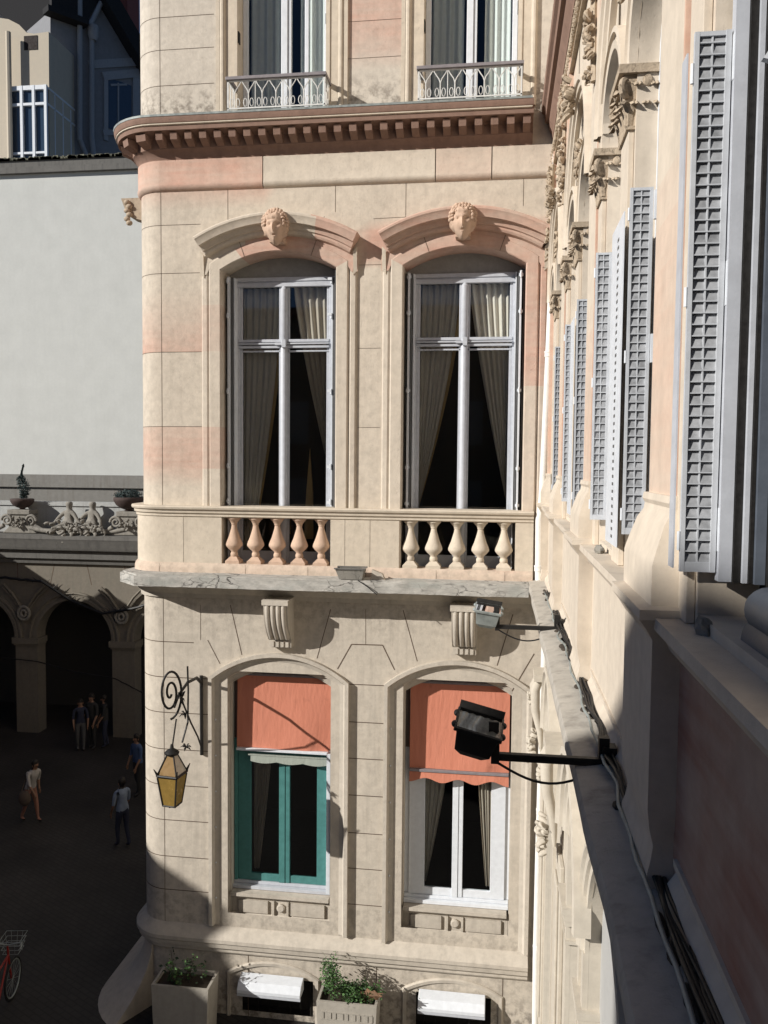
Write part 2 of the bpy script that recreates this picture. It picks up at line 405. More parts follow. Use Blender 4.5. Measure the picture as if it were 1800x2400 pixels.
# dark rooms behind the windows, floors between
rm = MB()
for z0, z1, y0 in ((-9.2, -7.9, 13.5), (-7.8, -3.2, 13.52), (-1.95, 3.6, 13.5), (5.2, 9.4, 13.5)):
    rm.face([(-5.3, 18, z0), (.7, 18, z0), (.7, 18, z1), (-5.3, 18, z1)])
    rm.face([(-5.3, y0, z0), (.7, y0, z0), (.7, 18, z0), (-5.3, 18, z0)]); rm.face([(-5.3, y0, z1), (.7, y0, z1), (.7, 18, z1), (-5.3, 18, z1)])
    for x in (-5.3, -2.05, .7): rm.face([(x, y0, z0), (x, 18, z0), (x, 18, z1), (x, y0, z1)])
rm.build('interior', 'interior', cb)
rf = MB(); rf.box((AX - .4, 13.1, 11.18), (.7, 24, 11.5)); rf.build('roof', 'slate', cb)
# --- cornice
co = MB()
sweep(co, [(0, 4.78), (.03, 4.78), (.05, 4.84), (.10, 4.9), (.13, 4.92), (.13, 5.0), (.13, 5.07), (.16, 5.1), (.34, 5.12), (.36, 5.12), (.37, 5.2), (.40, 5.22), (.42, 5.28), (.42, 5.31), (0, 5.33)], m=0, s1=X(.40))
cor = co.build('cornice', ['brown'], cb, smooth=30)
i = 0
sx = -.6
while sx < X(.35):
    d = MB(); a = .055
    pr = [(.13, 4.93), (.30, 5.0), (.32, 5.10), (.13, 5.10)]
    R = [[Vector((*path(q, o), z)) for o, z in pr] for q in (sx - a, sx + a)]
    d.bridge(R[0], R[1], 0, True); d.face(R[0]); d.face(R[1][::-1]); d.build('dentil', 'brown', cor)
    sx += .235
wf = MB(); sweep(wf, [(.38, 5.312), (.427, 5.305), (.432, 5.335), (0, 5.36)], s1=X(.38)); wf.build('zinc_flashing', 'zinc', cor)
li = MB(); sweep(li, [(.372, 5.185), (.392, 5.195), (.392, 5.212), (.372, 5.212)], s1=X(.38)); li.build('drip_moulding', 'trim', cor)
st = MB(); sweep(st, [(0, 4.30), (.02, 4.31), (.05, 4.34), (.06, 4.37), (.06, 4.40), (.05, 4.42), (.05, 4.775), (0, 4.78)])
def band_tint(o, fn):
    me = o.data; a = me.color_attributes.get('tint') or me.color_attributes.new('tint', 'FLOAT_COLOR', 'CORNER'); L = rootloc(o)
    for p in me.polygons:
        for li_ in p.loop_indices:
            q = me.vertices[me.loops[li_].vertex_index].co + L
            a.data[li_].color = (*fn(p.center + L, q), 1)
fa = MB(); sweep(st, [(.051, 4.42), (.053, 4.42)], m=1)
s_ = MB()
for a, b, p in ((-12, 0, .8), (0, X(-3.75), .85), (X(-3.74), X(-1.05), .0), (X(-1.04), X(-.2), .3), (X(-.19), SE, .12)):
    sweep(s_, [(0, 4.30), (.02, 4.31), (.05, 4.34), (.06, 4.37), (.06, 4.40), (.05, 4.42), (.05, 4.775), (0, 4.78)], a, b - .006 if b > 0 else b, 0, True, (p, 0, 0))
s_.build('frieze_band', ['stone'], cb, smooth=30)
# top cornice beyond the frame, parapet
tp = MB(); sweep(tp, [(0, 10.7), (.2, 10.8), (.45, 11), (.5, 11.2), (0, 11.3)]); tp.build('roof_cornice', 'brown', cb)

# --- generic surround swept round an arched opening.  T maps (a,d,z) to world
def opening_line(cx, half, z0, crown, rise, w_, n=20):
    R = (half * half + rise * rise) / (2 * rise); cz = crown - R; r = R + w_; h = half + w_
    a = math.asin(min(1, h / r)); P = [(cx - h, z0)]
    for i in range(n + 1):
        t = -a + 2 * a * i / n; P.append((cx + r * math.sin(t), cz + r * math.cos(t)))
    P.append((cx + h, z0)); return P
def surround(mb, cx, half, z0, crown, rise, prof, m=0, tint=None, n=20, arc_only=False):
    L = []
    for w_, d in prof:
        P = opening_line(cx, half, z0, crown, rise, w_, n)
        if arc_only: P = P[1:-1]
        L.append([Vector((x, d, z)) for x, z in P])
    for A, B in zip(L, L[1:]):
        for i in range(len(A) - 1):
            c = tint(A[i], A[i + 1]) if tint else None
            mb.face([A[i], A[i + 1], B[i + 1], B[i]], m, c)
    for k in (0, -1):
        mb.face([l[k] for l in L], m)
    return mb
def clipx(o, xmax):
    for v in o.data.vertices:
        if v.co.x + rootloc(o).x > xmax: v.co.x = xmax - rootloc(o).x
# --- masks
def mask(name, cx, cz, y0, parent, seed, sc_=1.0):
    mb = MB(); rd = random.Random(seed)
    def fn(p, d):
        x, z = d.x, d.z; fr = max(0, -d.y)
        q = p.copy()
        if z < 0: q.x *= 1 - .42 * (-z) ** 1.3
        def g(x0, z0, sx_, sz): return math.exp(-((x - x0) / sx_) ** 2 - ((z - z0) / sz) ** 2)
        k = 0
        k += .045 * g(0, -.10, .085, .20) + .026 * g(0, -.24, .12, .06)
        k -= .048 * (g(.36, .08, .17, .10) + g(-.36, .08, .17, .10))
        k += .026 * (g(.36, .04, .09, .05) + g(-.36, .04, .09, .05))
        k += .018 * g(0, .24, .6, .06)
        k += .016 * g(0, -.47, .20, .045) + .014 * g(0, -.58, .15, .04) - .03 * g(0, -.525, .20, .025) + .02 * g(0, -.8, .2, .12)
        k += .012 * (g(.45, -.25, .2, .2) + g(-.45, -.25, .2, .2))
        q.y -= k * (1 if fr > .1 else 0)
        if z > .40 or abs(x) > .86:
            nn = noise.noise(Vector((x * 7 + seed, d.y * 7, z * 7)))
            q += Vector((d.x, d.y, d.z * .7)) * (.022 + .03 * nn)
        return q * sc_
    mb.ball((cx, y0, cz), (.155, .17, .235), seg=44, rings=34, fn=fn)
    # curls framing the face and neck/volute base
    for row, (n, R, dy, rr_) in enumerate(((15, .165, -.06, .036), (13, .135, -.105, .032), (9, .085, -.10, .034))):
        for i in range(n):
            t = -1.75 + 3.5 * i / (n - 1) if row < 2 else -1.2 + 2.4 * i / (n - 1)
            p = Vector((cx + R * math.sin(t) * sc_, y0 + dy + rd.uniform(-.012, .012), cz + (.055 + R * 1.08 * math.cos(t) + (.04 if row == 2 else 0)) * sc_))
            mb.ball(p, (rr_ * rd.uniform(.8, 1.2), rr_ * 1.2, rr_ * rd.uniform(.7, 1.1)), seg=10, rings=7, fn=lambda q, d: q * (1 + .25 * noise.noise(d * 4 + p * 9)))
    mb.box((cx - .11, y0 + .02, cz - .2), (cx + .11, 13.0, cz + .14))
    return mb.build(name, 'trim_pink', parent, smooth=60)
mb = MB(); q = at(299, 492, 14.0)
mb.prism([(q.x - .12, 14.0, q.z + .20), (-5.9, 14.0, q.z + .20), (-5.9, 14.0, q.z - .28), (q.x + .05, 14.0, q.z - .12), (q.x - .05, 14.0, q.z + .02)], (0, .3, 0))
for i in range(6): mb.ball((q.x + .04 * (i % 2), 13.98, q.z + .12 - .07 * i), (.06, .05, .045), seg=8, rings=6)
mb.build('carved_bracket', 'trim_cap', cb, smooth=50)
# --- main floor windows
def main_window(cx, idx):
    crown, rise = 3.31, .27
    sr = MB()
    def tnt(a, b):
        x = (a.x + b.x) / 2 - cx; z = (a.z + b.z) / 2
        if z > 3.0:
            if idx == 0: return (0 if x < -.62 else .75, 0, 0)
            return (.85, 0, 0)
        if idx == 1 and x > 0: return (.8 if z > 1.2 else .15, 0, 0)
        if idx == 0 and x < 0 and False: return (.4, 0, 0)
        return (0, .02, 0)
    # jambs are cut in pieces so that the tint can change along their height
    prof = [(0, 13.46), (0, 12.945), (.015, 12.93), (.175, 12.93), (.19, 12.945), (.205, 12.975), (.205, 12.965), (.235, 12.95), (.30, 12.955), (.32, 12.97), (.32, 13.0)]
    L = []
    for w_, d in prof:
        P = opening_line(cx, HW, -1.77, crown, rise, w_)
        zt = P[1][1]; le = [(P[0][0], z) for z in (-1.77, -.1, .57, 1.2, 1.77, 2.5)]; re = [(P[-1][0], z) for z in (2.5, 1.77, 1.2, .57, -.1, -1.77)]
        L.append([Vector((x, d, z)) for x, z in le + P[1:-1] + re])
    for A, B in zip(L, L[1:]):
        for i in range(len(A) - 1):
            c = tnt(A[i], A[i + 1])
            if idx == 0 and A[i].x < cx and A[i].z < 2.4:
                zz = (A[i].z + A[i + 1].z) / 2; c = (pinkness(-5, zz) * .6, 0, 0)
            sr.face([A[i], A[i + 1], B[i + 1], B[i]], 0, c)
    # spandrel between architrave arch and hood, joints
    R1 = (HW ** 2 + rise ** 2) / (2 * rise); cz1 = crown - R1; w1 = .2
    R2 = 2.30; cz2 = 1.26
    nn = 24
    for i in range(nn):
        x0 = -1.27 + 2.54 * i / nn; x1 = -1.27 + 2.54 * (i + 1) / nn
        def lo(x):
            h = HW + w1; r = R1 + w1
            return cz1 + math.sqrt(max(0, r * r - min(abs(x), h) ** 2)) if abs(x) < h else 3.0
        def hi(x): return cz2 + math.sqrt(R2 * R2 - x * x) + .03
        cc = (0 if (idx == 0 and x0 < -.62) else .8, 0, 0)
        sr.face([(cx + x0, 12.94, lo(x0) - .03), (cx + x1, 12.94, lo(x1) - .03), (cx + x1, 12.94, hi(x1)), (cx + x0, 12.94, hi(x0))], 0, cc)
    for t in (-.62, .62):
        a = (cx + t * .86, cz1 + math.sqrt(R1 * R1 - (t * .86) ** 2)); b = (cx + t * 1.2, cz2 + 2.6 * .985)
        seg(sr, a, b, .008, 12.926, 1)
    so = sr.build('window_surround', ['stone', 'joint'], cb, smooth=30)
    # hood
    hd = MB()
    hp = [(2.28, 12.95), (2.30, 12.88), (2.33, 12.86), (2.36, 12.86), (2.37, 12.83), (2.40, 12.82), (2.44, 12.80), (2.445, 12.74), (2.52, 12.72), (2.55, 12.70), (2.58, 12.70), (2.60, 12.72), (2.60, 13.0)]
    A0 = math.asin(1.28 / 2.56); L = []
    for r, d in hp:
        L.append([Vector((cx + r * math.sin(t), d, cz2 + r * math.cos(t))) for t in [-A0 + 2 * A0 * i / 28 for i in range(29)]])
    for A, B in zip(L, L[1:]):
        for i in range(28):
            x = (A[i].x + A[i + 1].x) / 2 - cx
            hd.face([A[i], A[i + 1], B[i + 1], B[i]], 0, ((0 if x < .62 else .8) if idx == 0 else .85, 0, 0))
    for k in (0, -1): hd.face([l[k] for l in L], 0, ((.0 if k == 0 else .8) if idx == 0 else .85, 0, 0))
    ho = hd.build('hood_moulding', 'stone', so, smooth=30)
    if idx: clipx(so, .735); clipx(ho, .735)
    # ears under the hood ends
    for sgn in (-1, 1):
        e = MB(); x0 = cx + sgn * 1.20; x1 = cx + sgn * 1.26
        if x1 > .72: x1 = .72
        e.prism([(x0, 12.90, 3.27), (x1, 12.90, 3.33), (x1, 12.92, 3.15), (x1, 12.94, 2.98), (x0, 12.94, 2.92)], (0, .05, 0))
        e.build('scroll_ear', 'trim', so)
    mask('carved_mask', cx + (-.02 if idx else .03), 3.60, 12.72, so, 3 + idx * 8, 1.10)
    # joinery
    y = 13.36
    fr = MB()
    fr.face([Vector((x, y + .01, z)) for x, z in opening_line(cx, HW + .01, 2.93, crown + .01, rise, 0)], 1)
    fr.box((cx - .90, y - .035, 2.93), (cx + .90, y + .03, 2.995), 0); fr.box((cx - .8, y - .055, 2.84), (cx + .8, y + .03, 2.90), 0)
    fr.box((cx - .8, y - .02, 2.90), (cx + .8, y + .03, 2.93), 0)
    for sg in (-1, 1):
        fr.box((cx + sg * .80, y - .03, -1.75), (cx + sg * .745, y + .04, 2.84), 0)
        fr.box((cx + sg * .745, y - .01, -1.75), (cx + sg * .70, y + .04, 2.84), 0)
    fr.lathe([(.058, -1.75), (.058, 1.86), (.05, 1.88), (.05, 1.95), (.058, 1.97), (.058, 2.80), (.02, 2.86)], (cx, y - .03, 0), 14, 0)
    fr.box((cx - .085, y - .02, -1.75), (cx + .085, y + .04, 2.84), 0)
    for z, h, d in ((1.86, .045, .05), (1.915, .03, .075), (1.955, .05, .045), (1.80, .03, .02)): fr.box((cx - .745, y - d, z), (cx + .745, y + .035, z + h - .004), 0)
    fr.box((cx - .13, y - .11, 1.9), (cx + .03, y - .02, 1.94), 0); fr.box((cx - .02, y - .12, 1.86), (cx + .05, y - .02, 1.99), 0)
    for sg in (-1, 1): fr.box((cx + sg * .70, y, -1.7), (cx + sg * .085, y + .035, -1.45), 0)
    fo = fr.build('window', ['greypaint', 'head'], cb, smooth=30, bevel=.004)
    g = MB()
    for x0, x1 in ((-.72, -.08), (.08, .72)):
        for z0, z1 in ((-1.5, 1.82), (1.99, 2.85)): g.face([(cx + x0, y + .02, z0), (cx + x1, y + .02, z0), (cx + x1, y + .02, z1), (cx + x0, y + .02, z1)])
    g.build('glass_pane', 'glass', fo)
    for sg in (-1, 1):       # folded metal shutter leaves against the jambs
        s = MB(); xj = cx + sg * (HW - .012)
        if idx == 0 and sg == 1:
            s.box((xj, 13.02, -1.74), (xj - .022, 13.34, 3.02), 1); s.box((xj - .10, 13.27, -1.74), (xj - .13, 13.33, 2.96), 0); s.box((xj - .024, 13.25, -1.74), (xj - .10, 13.262, 2.96), 1)
        else:
            s.box((xj, 13.20, -1.74), (xj - sg * .02, 13.34, 2.98), 1)
            s.box((xj - sg * .045, 13.10, -1.74), (xj - sg * .075, 13.30, 2.97), 0)
            s.box((xj - sg * .085, 13.16, -1.74), (xj - sg * .11, 13.33, 2.97), 1)
            s.box((xj - sg * .12, 13.19, -1.74), (xj - sg * .14, 13.33, 2.97), 0)
        for z in (2.9, 2.35, 1.15, -.05, -.62):
            xh = xj - sg * (.06 if not (idx == 0 and sg == 1) else .12)
            s.lathe([(.012, z - .045), (.018, z - .04), (.018, z - .005), (.011, z), (.018, z + .005), (.018, z + .04), (.012, z + .045)], (xh, 13.075 if not (idx == 0 and sg == 1) else 13.245, 0), 8, 0)
            s.box((xh - .03, 13.08, z - .02), (xh + .035, 13.10, z + .02), 0)
        s.build('shutter', ['white', 'shutter_dark'], fo)
main_window(W1, 0); main_window(W2, 1)

# --- curtains
def curtain(name, parent, xo, xt, xb, z0, z1, y, mat, pleats=7, pw=1.6, amp=.028, edge=None, seed=0):
    mb = MB(); nu, nz = 64, 26; rd = random.Random(seed); ph = [rd.uniform(0, 6) for _ in range(4)]
    G = []
    for j in range(nz + 1):
        t = j / nz; z = lerp(z1, z0, t); xi = lerp(xt, xb, t ** pw) if pw > 0 else xt
        row = []
        for i in range(nu + 1):
            u = i / nu; yy = y + amp * math.sin(u * pleats * 2 * PI + ph[0] + .6 * t) * (1 - .35 * t) + .012 * math.sin(u * 17 + ph[1])
            row.append(Vector((lerp(xo, xi, u), yy, z)))
        G.append(row)
    for a, b in zip(G, G[1:]):
        for i in range(nu): mb.face([a[i], a[i + 1], b[i + 1], b[i]], 1 if (edge and i > nu - 7) else 0)
    return mb.build(name, [mat, edge] if edge else [mat], parent, smooth=80)
def curt(label, *a, group='tied back curtains in the tall windows', **k):
    o = curtain('curtain', None, *a, **k); tag(o, label, 'curtain', group); return o
curt('grey beige curtain swept left behind the window under the left mask', W1 - .73, W1 - .03, W1 - .62, -1.6, 2.86, 13.52, 'curtain', 6, 1.5, edge='gold', seed=1)
curt('grey beige curtain hanging right of the mullion under the left mask', W1 + .73, W1 + .12, W1 + .76, -.3, 2.86, 13.52, 'curtain2', 5, 1.25, seed=2)
curt('pleated beige curtain swept left behind the window under the right mask', W2 - .73, W2 - .02, W2 - .71, -.7, 2.86, 13.52, 'curtain', 7, 1.45, edge='gold', seed=3)
curt('pleated beige curtain swept right behind the window under the right mask', W2 + .73, W2 + .06, W2 + .72, -.7, 2.86, 13.52, 'curtain', 6, 1.2, seed=4)
# furniture glimpsed through the left window
b_ = MB(); b_.prism([(-3.73, 13.75, -1.2), (-3.5, 13.75, -1.2), (-3.56, 13.75, -.1), (-3.60, 13.75, .95), (-3.63, 13.75, .3)], (0, .05, 0))
tag(b_.build('folded_parasol', 'gold'), 'narrow pale yellow folded cloth standing inside the left tall window', 'folded cloth')
b_ = MB(); b_.prism([(-3.32, 14.0, -1.3), (-3.16, 14.0, -1.3), (-3.17, 14.0, -.5), (-3.22, 14.0, .25), (-3.28, 14.0, -.5)], (0, .05, 0))
tag(b_.build('folded_parasol', 'gold'), 'slender ochre folded cloth right of the mullion inside the left tall window', 'folded cloth')

# --- balustrade
bs = MB(); FB = .10
rail = [(-.25, -.88), (FB + .0, -.88), (FB + .02, -.865), (FB + .02, -.83), (FB + .05, -.81), (FB + .055, -.77), (FB + .09, -.75), (FB + .10, -.72), (FB + .09, -.70), (-.25, -.695)]
s1b = X(.52)
sweep(bs, rail, -3, s1b)
ox = [(-4.41, -2.63), (-1.54, .25)]
for a, b in ((-3, X(-4.41)), (X(-2.63), X(-1.54)), (X(.25), s1b)):
    sweep(bs, [(-.2, -1.62), (FB, -1.62), (FB, -.88), (-.2, -.88)], a, b)
sweep(bs, [(-.2, -1.80), (FB + .05, -1.80), (FB + .05, -1.70), (FB + .035, -1.66), (FB + .0, -1.62), (-.2, -1.62)], -3, s1b, 0, True, (.3, 0, .2))
for x in (AX, -4.0, -2.98, -2.05, -.95, .1): seg(bs, (x, -1.78), (x, -1.63), .005, FY - FB - .053, 1)
for x in (-5.05, -2.4, -2.0): seg(bs, (x, -1.62), (x, -.88), .004, FY - FB - .003, 1)
bso = bs.build('balustrade', ['trim', 'joint'], cb, smooth=30)
bprof = [(.0, -1.52), (.05, -1.52), (.062, -1.50), (.062, -1.46), (.05, -1.44), (.055, -1.42), (.10, -1.38), (.135, -1.335), (.137, -1.31), (.125, -1.27), (.095, -1.20), (.07, -1.12), (.05, -1.05), (.042, -1.0), (.05, -.99), (.05, -.975), (.06, -.96), (.09, -.92), (.11, -.905), (.11, -.88)]
for a, b in ox:
    for k in range(5):
        x = lerp(a + .17, b - .17, k / 4)
        m_ = MB(); m_.lathe(bprof, (x, 13.02, 0), 24, 0)
        m_.prism([(x - .115, 12.905, -1.62), (x + .115, 12.905, -1.62), (x + .115, 13.135, -1.62), (x - .115, 13.135, -1.62)], (0, 0, .045))
        # tapering foot
        A = [(x - .11, 12.91, -1.575), (x + .11, 12.91, -1.575), (x + .11, 13.13, -1.575), (x - .11, 13.13, -1.575)]
        B = [(x - .05, 12.97, -1.51), (x + .05, 12.97, -1.51), (x + .05, 13.07, -1.51), (x - .05, 13.07, -1.51)]
        m_.bridge([Vector(p) for p in A], [Vector(p) for p in B], 0, True)
        m_.build('baluster', 'trim_pink' if a < -2 else 'trim', bso, smooth=35)
# --- balcony slab (cracked)
sl = MB(); YS = 12.42
poly = [(-6.12, 16), (-6.12, 12.86), (-5.68, YS), (.45, YS), (.45, 13), (AX, 13), (AX - .5, 13.5), (AX - .5, 16)]
sl.prism([(x, y, -1.95) for x, y in poly], (0, 0, .155))
top = [(-6.08, 16), (-6.08, 12.88), (-5.66, YS + .05), (.45, YS + .05), (.45, 13), (AX, 13), (AX - .5, 13.5), (AX - .5, 16)]
sl.prism([(x, y, -1.795) for x, y in top], (0, 0, .025))
slo = sl.build('balcony_slab', 'slab', cb)
bm = bmesh.new(); bm.from_mesh(slo.data)
bmesh.ops.subdivide_edges(bm, edges=[e for e in bm.edges if e.calc_length() > 1], cuts=70, use_grid_fill=False); 
for v in bm.verts:
    p = v.co; v.co.z += .008 * noise.noise(p * 5); v.co.y += .012 * noise.noise(p * 4 + Vector((9, 0, 0)))
bm.to_mesh(slo.data); bm.free()
bdm = MB(); sweep(bdm, [(0, -2.2), (.05, -2.2), (.06, -2.13), (.12, -2.08), (.2, -1.98), (.22, -1.952), (0, -1.952)]); bdm.build('bed_moulding', 'trim_low', cb, smooth=30)
# consoles
for xc, idx in ((-3.43, 0), (-.50, 1)):
    k = MB(); wd = .19
    pr = []
    for i in range(17):
        t = i / 16; z = lerp(-2.21, -2.78, t); pr.append((12.56 + .10 * math.sin(t * PI * .9 - .2) * -.4 + .28 * t ** 1.6, z))
    poly = [(13.0, -2.21)] + pr + [(12.86, -2.82), (13.0, -2.82)]
    k.prism([(xc - wd, y, z) for y, z in poly], (2 * wd, 0, 0))
    for j in (-.13, -.043, .043, .13):
        k.tube([(xc + j, y - .004, z) for y, z in pr], .036, 12)
    k.box((xc - wd - .02, 12.52, -2.13), (xc + wd + .02, 13, -2.21))
    k.box((xc - wd + .01, 12.86, -2.825), (xc + wd - .01, 13.0, -2.94))
    for j in range(4): k.box((xc - .15 + j * .08, 12.84, -2.84), (xc - .10 + j * .08, 12.87, -2.93))
    k.build('console', 'trim_low', cb, smooth=30)
# --- lower string course and base
sc_ = MB(); sweep(sc_, [(0, -8.12), (.05, -8.12), (.07, -8.09), (.07, -8.04), (.13, -8.0), (.14, -7.93), (.17, -7.9), (.17, -7.84), (.10, -7.76), (.02, -7.70), (0, -7.69)], s1=X(.56)); sc_.build('string_course', 'trim_low', cb, smooth=30)
fl = MB(); prf = [(.0, -8.12)] + [(.03 + .78 * ((-8.12 - z) / 1.08) ** 2.0, z) for z in [-8.12 - .09 * i for i in range(13)]] + [(0, GZ)]
sweep(fl, prf, -3.5, -.25); fl.build('flared_base', 'stone_low', cb, smooth=40)
# --- lower windows
def low_window(cx, idx):
    sr = MB(); half, crown, rise = .85, -3.37, .27; z0 = -7.66 if idx == 0 else -7.69
    prof = [(0, 13.46), (0, 13.17), (.03, 13.165), (.035, 13.13), (.10, 13.10), (.12, 13.05), (.15, 13.04), (.155, 13.0), (.22, 12.975), (.235, 12.94), (.25, 12.91), (.31, 12.91), (.31, 13.0)]
    surround(sr, cx, half, z0, crown, rise, prof)
    so = sr.build('window_surround', 'trim_low', cb, smooth=25)
    if idx: clipx(so, .74)
    stn = MB()
    for z in [-4.2 - .6 * i for i in range(6)]: stn.ball((cx - half - .2, 12.97, z), .014, seg=8, rings=6)
    stn.build('shutter_stop', 'white', so)
    y = 13.35; fm = 'teal' if idx == 0 else 'white'; zb = -7.03 if idx == 0 else -7.04
    fr = MB(); x0, x1 = cx - .78, cx + .78
    gx = [(-.56, -.07), (.11, .57)] if idx == 0 else [(-.52, -.07), (.10, .55)]
    ed = [-.78, gx[0][0], gx[0][1], gx[1][0], gx[1][1], .78]
    for a, b, d in ((ed[0], ed[1], 0), (ed[4], ed[5], 0)): fr.box((cx + a, y - .03, zb), (cx + b, y + .03, -3.5), 0)
    fr.box((cx + ed[2], y - .055, zb), (cx + (ed[2] + ed[3]) / 2 + .01, y + .03, -3.5), 0)
    fr.box((cx + (ed[2] + ed[3]) / 2 + .014, y - .045, zb), (cx + ed[3], y + .03, -3.5), 0)
    for a, b in gx:
        fr.box((cx + a - .001, y - .03, zb), (cx + b + .001, y + .03, zb + .12), 0); fr.box((cx + a - .001, y - .03, -5.0 if idx == 0 else -4.6), (cx + b + .001, y + .03, -4.6), 0)
    fr.box((cx - .845, y - .06, zb - .05), (cx + .845, y + .03, zb - .004), 1); fr.box((cx - .845, y - .13, zb - .11), (cx + .845, y + .03, zb - .054), 1); fr.box((cx - .88, y - .0, zb), (cx - .782, y + .04, -3.5), 0); fr.box((cx + .782, y - .0, zb), (cx + .88, y + .04, -3.5), 0)
    if idx == 0:
        fr.box((cx - .84, y - .06, zb), (cx - .785, y + .02, -4.6), 0); fr.box((cx + .785, y - .3, zb), (cx + .85, y + .02, -4.7), 2)
    fo = fr.build('window', [fm, 'greypaint' if idx == 0 else 'white', 'white'], cb, bevel=.004)
    g = MB()
    for a, b in gx: g.face([(cx + a, y, zb + .1), (cx + b, y, zb + .1), (cx + b, y, -4.6), (cx + a, y, -4.6)])
    g.build('glass_pane', 'glass', fo)
    # head above the awning
    h = MB(); h.face([Vector((x, y - .02, z)) for x, z in opening_line(cx, half + .01, -4.6, crown + .01, rise, 0)]); h.build('head_panel', 'brown_panel', fo)
    # apron
    ap = MB(); zt = zb - .115
    ap.box((cx - .845, 13.18, -7.69), (cx + .845, 13.33, zt - .07)); ap.box((cx - .84, 13.08, zt - .06), (cx + .82, 13.33, zt - .003)); ap.box((cx - .8, 13.12, zt - .085), (cx + .79, 13.3, zt - .063))
    for a, b in ((-.72, -.22), (.17, .74)):
        ap.box((cx + a, 13.145, zt - .36), (cx + b, 13.19, zt - .15)); 
    ap.box((cx - .145, 13.14, zt - .37), (cx - .11, 13.19, zt - .14)); ap.box((cx + .10, 13.14, zt - .37), (cx + .135, 13.19, zt - .14))
    ap.lathe([(.07, -.03), (.07, .03), (.05, .04)], (cx, 13.175, zt - .25), 18, 0, axis=(0, -1, 0))
    ap.prism([(cx - .845, 13.18, zt - .38), (cx - .845, 13.178, zt - .38), (cx - .845, 13.10, -7.60), (cx - .845, 13.09, -7.70), (cx - .845, 13.2, -7.70)], (1.69, 0, 0))
    ap.build('window_apron', 'trim_low' , so, bevel=.006)
low_window(-3.49, 0); low_window(-.60, 1)
curt('dark drape behind the white window below the floodlight, left side', -.6 - .52, -.72, -1.1, -6.9, -4.6, 13.47, 'curtain', 4, 1.2, seed=5, group='drapes in the lower windows')
curt('dark drape behind the white window below the floodlight, right side', -.05, -.30, -.12, -6.9, -4.6, 13.47, 'curtain2', 4, 1.2, seed=6, group='drapes in the lower windows')
curt('dim drape inside the teal framed window', -4.05, -3.72, -3.95, -6.9, -4.6, 13.47, 'curtain2', 4, 1.2, seed=8, group='drapes in the lower windows')
# --- awnings
def awning(cx, idx, label):
    x0, x1 = cx - .79, cx + .80; zt, zb = -3.52, (-4.72 if idx == 0 else -4.90)
    r = thing('awning', (cx, 13.26, zb), label, 'awning', 'orange awnings over the lower windows')
    a = MB(); nu, nz = 24, 20; G = []
    for j in range(nz + 1):
        t = j / nz
        G.append([Vector((lerp(x0, x1, i / nu), 13.26 - .04 * t - .012 * math.sin(i / nu * 9 + 3 * t) * t - .02 * t * t * math.exp(-((i / nu - .75) / .12) ** 2), lerp(zt, zb, t))) for i in range(nu + 1)])
    for p, q in zip(G, G[1:]):
        for i in range(nu): a.face([p[i], p[i + 1], q[i + 1], q[i]])
    a.build('canvas', 'orange', r, smooth=80)
    b = MB(); b.box((x0, 13.17, zb - .045), (x1, 13.235, zb - .003)); b.build('bottom_rail', 'white' if idx == 0 else 'railgrey', r, bevel=.006)
    v = MB(); n = 60; zv = zb - .047
    if idx == 0:
        off, hh, mt = .18, .12, 'faded'
        for i in range(n):
            u0, u1 = i / n, (i + 1) / n; f_ = lambda u: zv - .17 - .03 * abs(math.sin(u * PI * 3))
            xa, xb = lerp(x0 + .24, x1 - .02, u0), lerp(x0 + .24, x1 - .02, u1)
            v.face([(xa, 13.20, zv - .06), (xb, 13.20, zv - .06), (xb, 13.19, f_(u1)), (xa, 13.19, f_(u0))])
        v.box((x0 + .2, 13.19, zv - .075), (x1 - .02, 13.22, zv - .055))
    else:
        for i in range(n):
            u0, u1 = i / n, (i + 1) / n; f_ = lambda u: zv - .13 - .035 * math.cos(u * PI * 6)
            xa, xb = lerp(x0, x1, u0), lerp(x0, x1, u1)
            v.face([(xa, 13.19, zv), (xb, 13.19, zv), (xb, 13.175, f_(u1)), (xa, 13.175, f_(u0))])
        mt = 'orange'
    v.build('scalloped_valance', mt, r, smooth=60)
    bt = MB(); bt.tube([(x0, 13.285, zt + .02), (x1, 13.285, zt + .02)], .03, 10); bt.build('roller', 'railgrey', r)
awning(-3.47, 0, 'orange awning over the teal framed window beside the wall lantern')
awning(-.58, 1, 'orange awning with scalloped hem over the white window behind the floodlight')

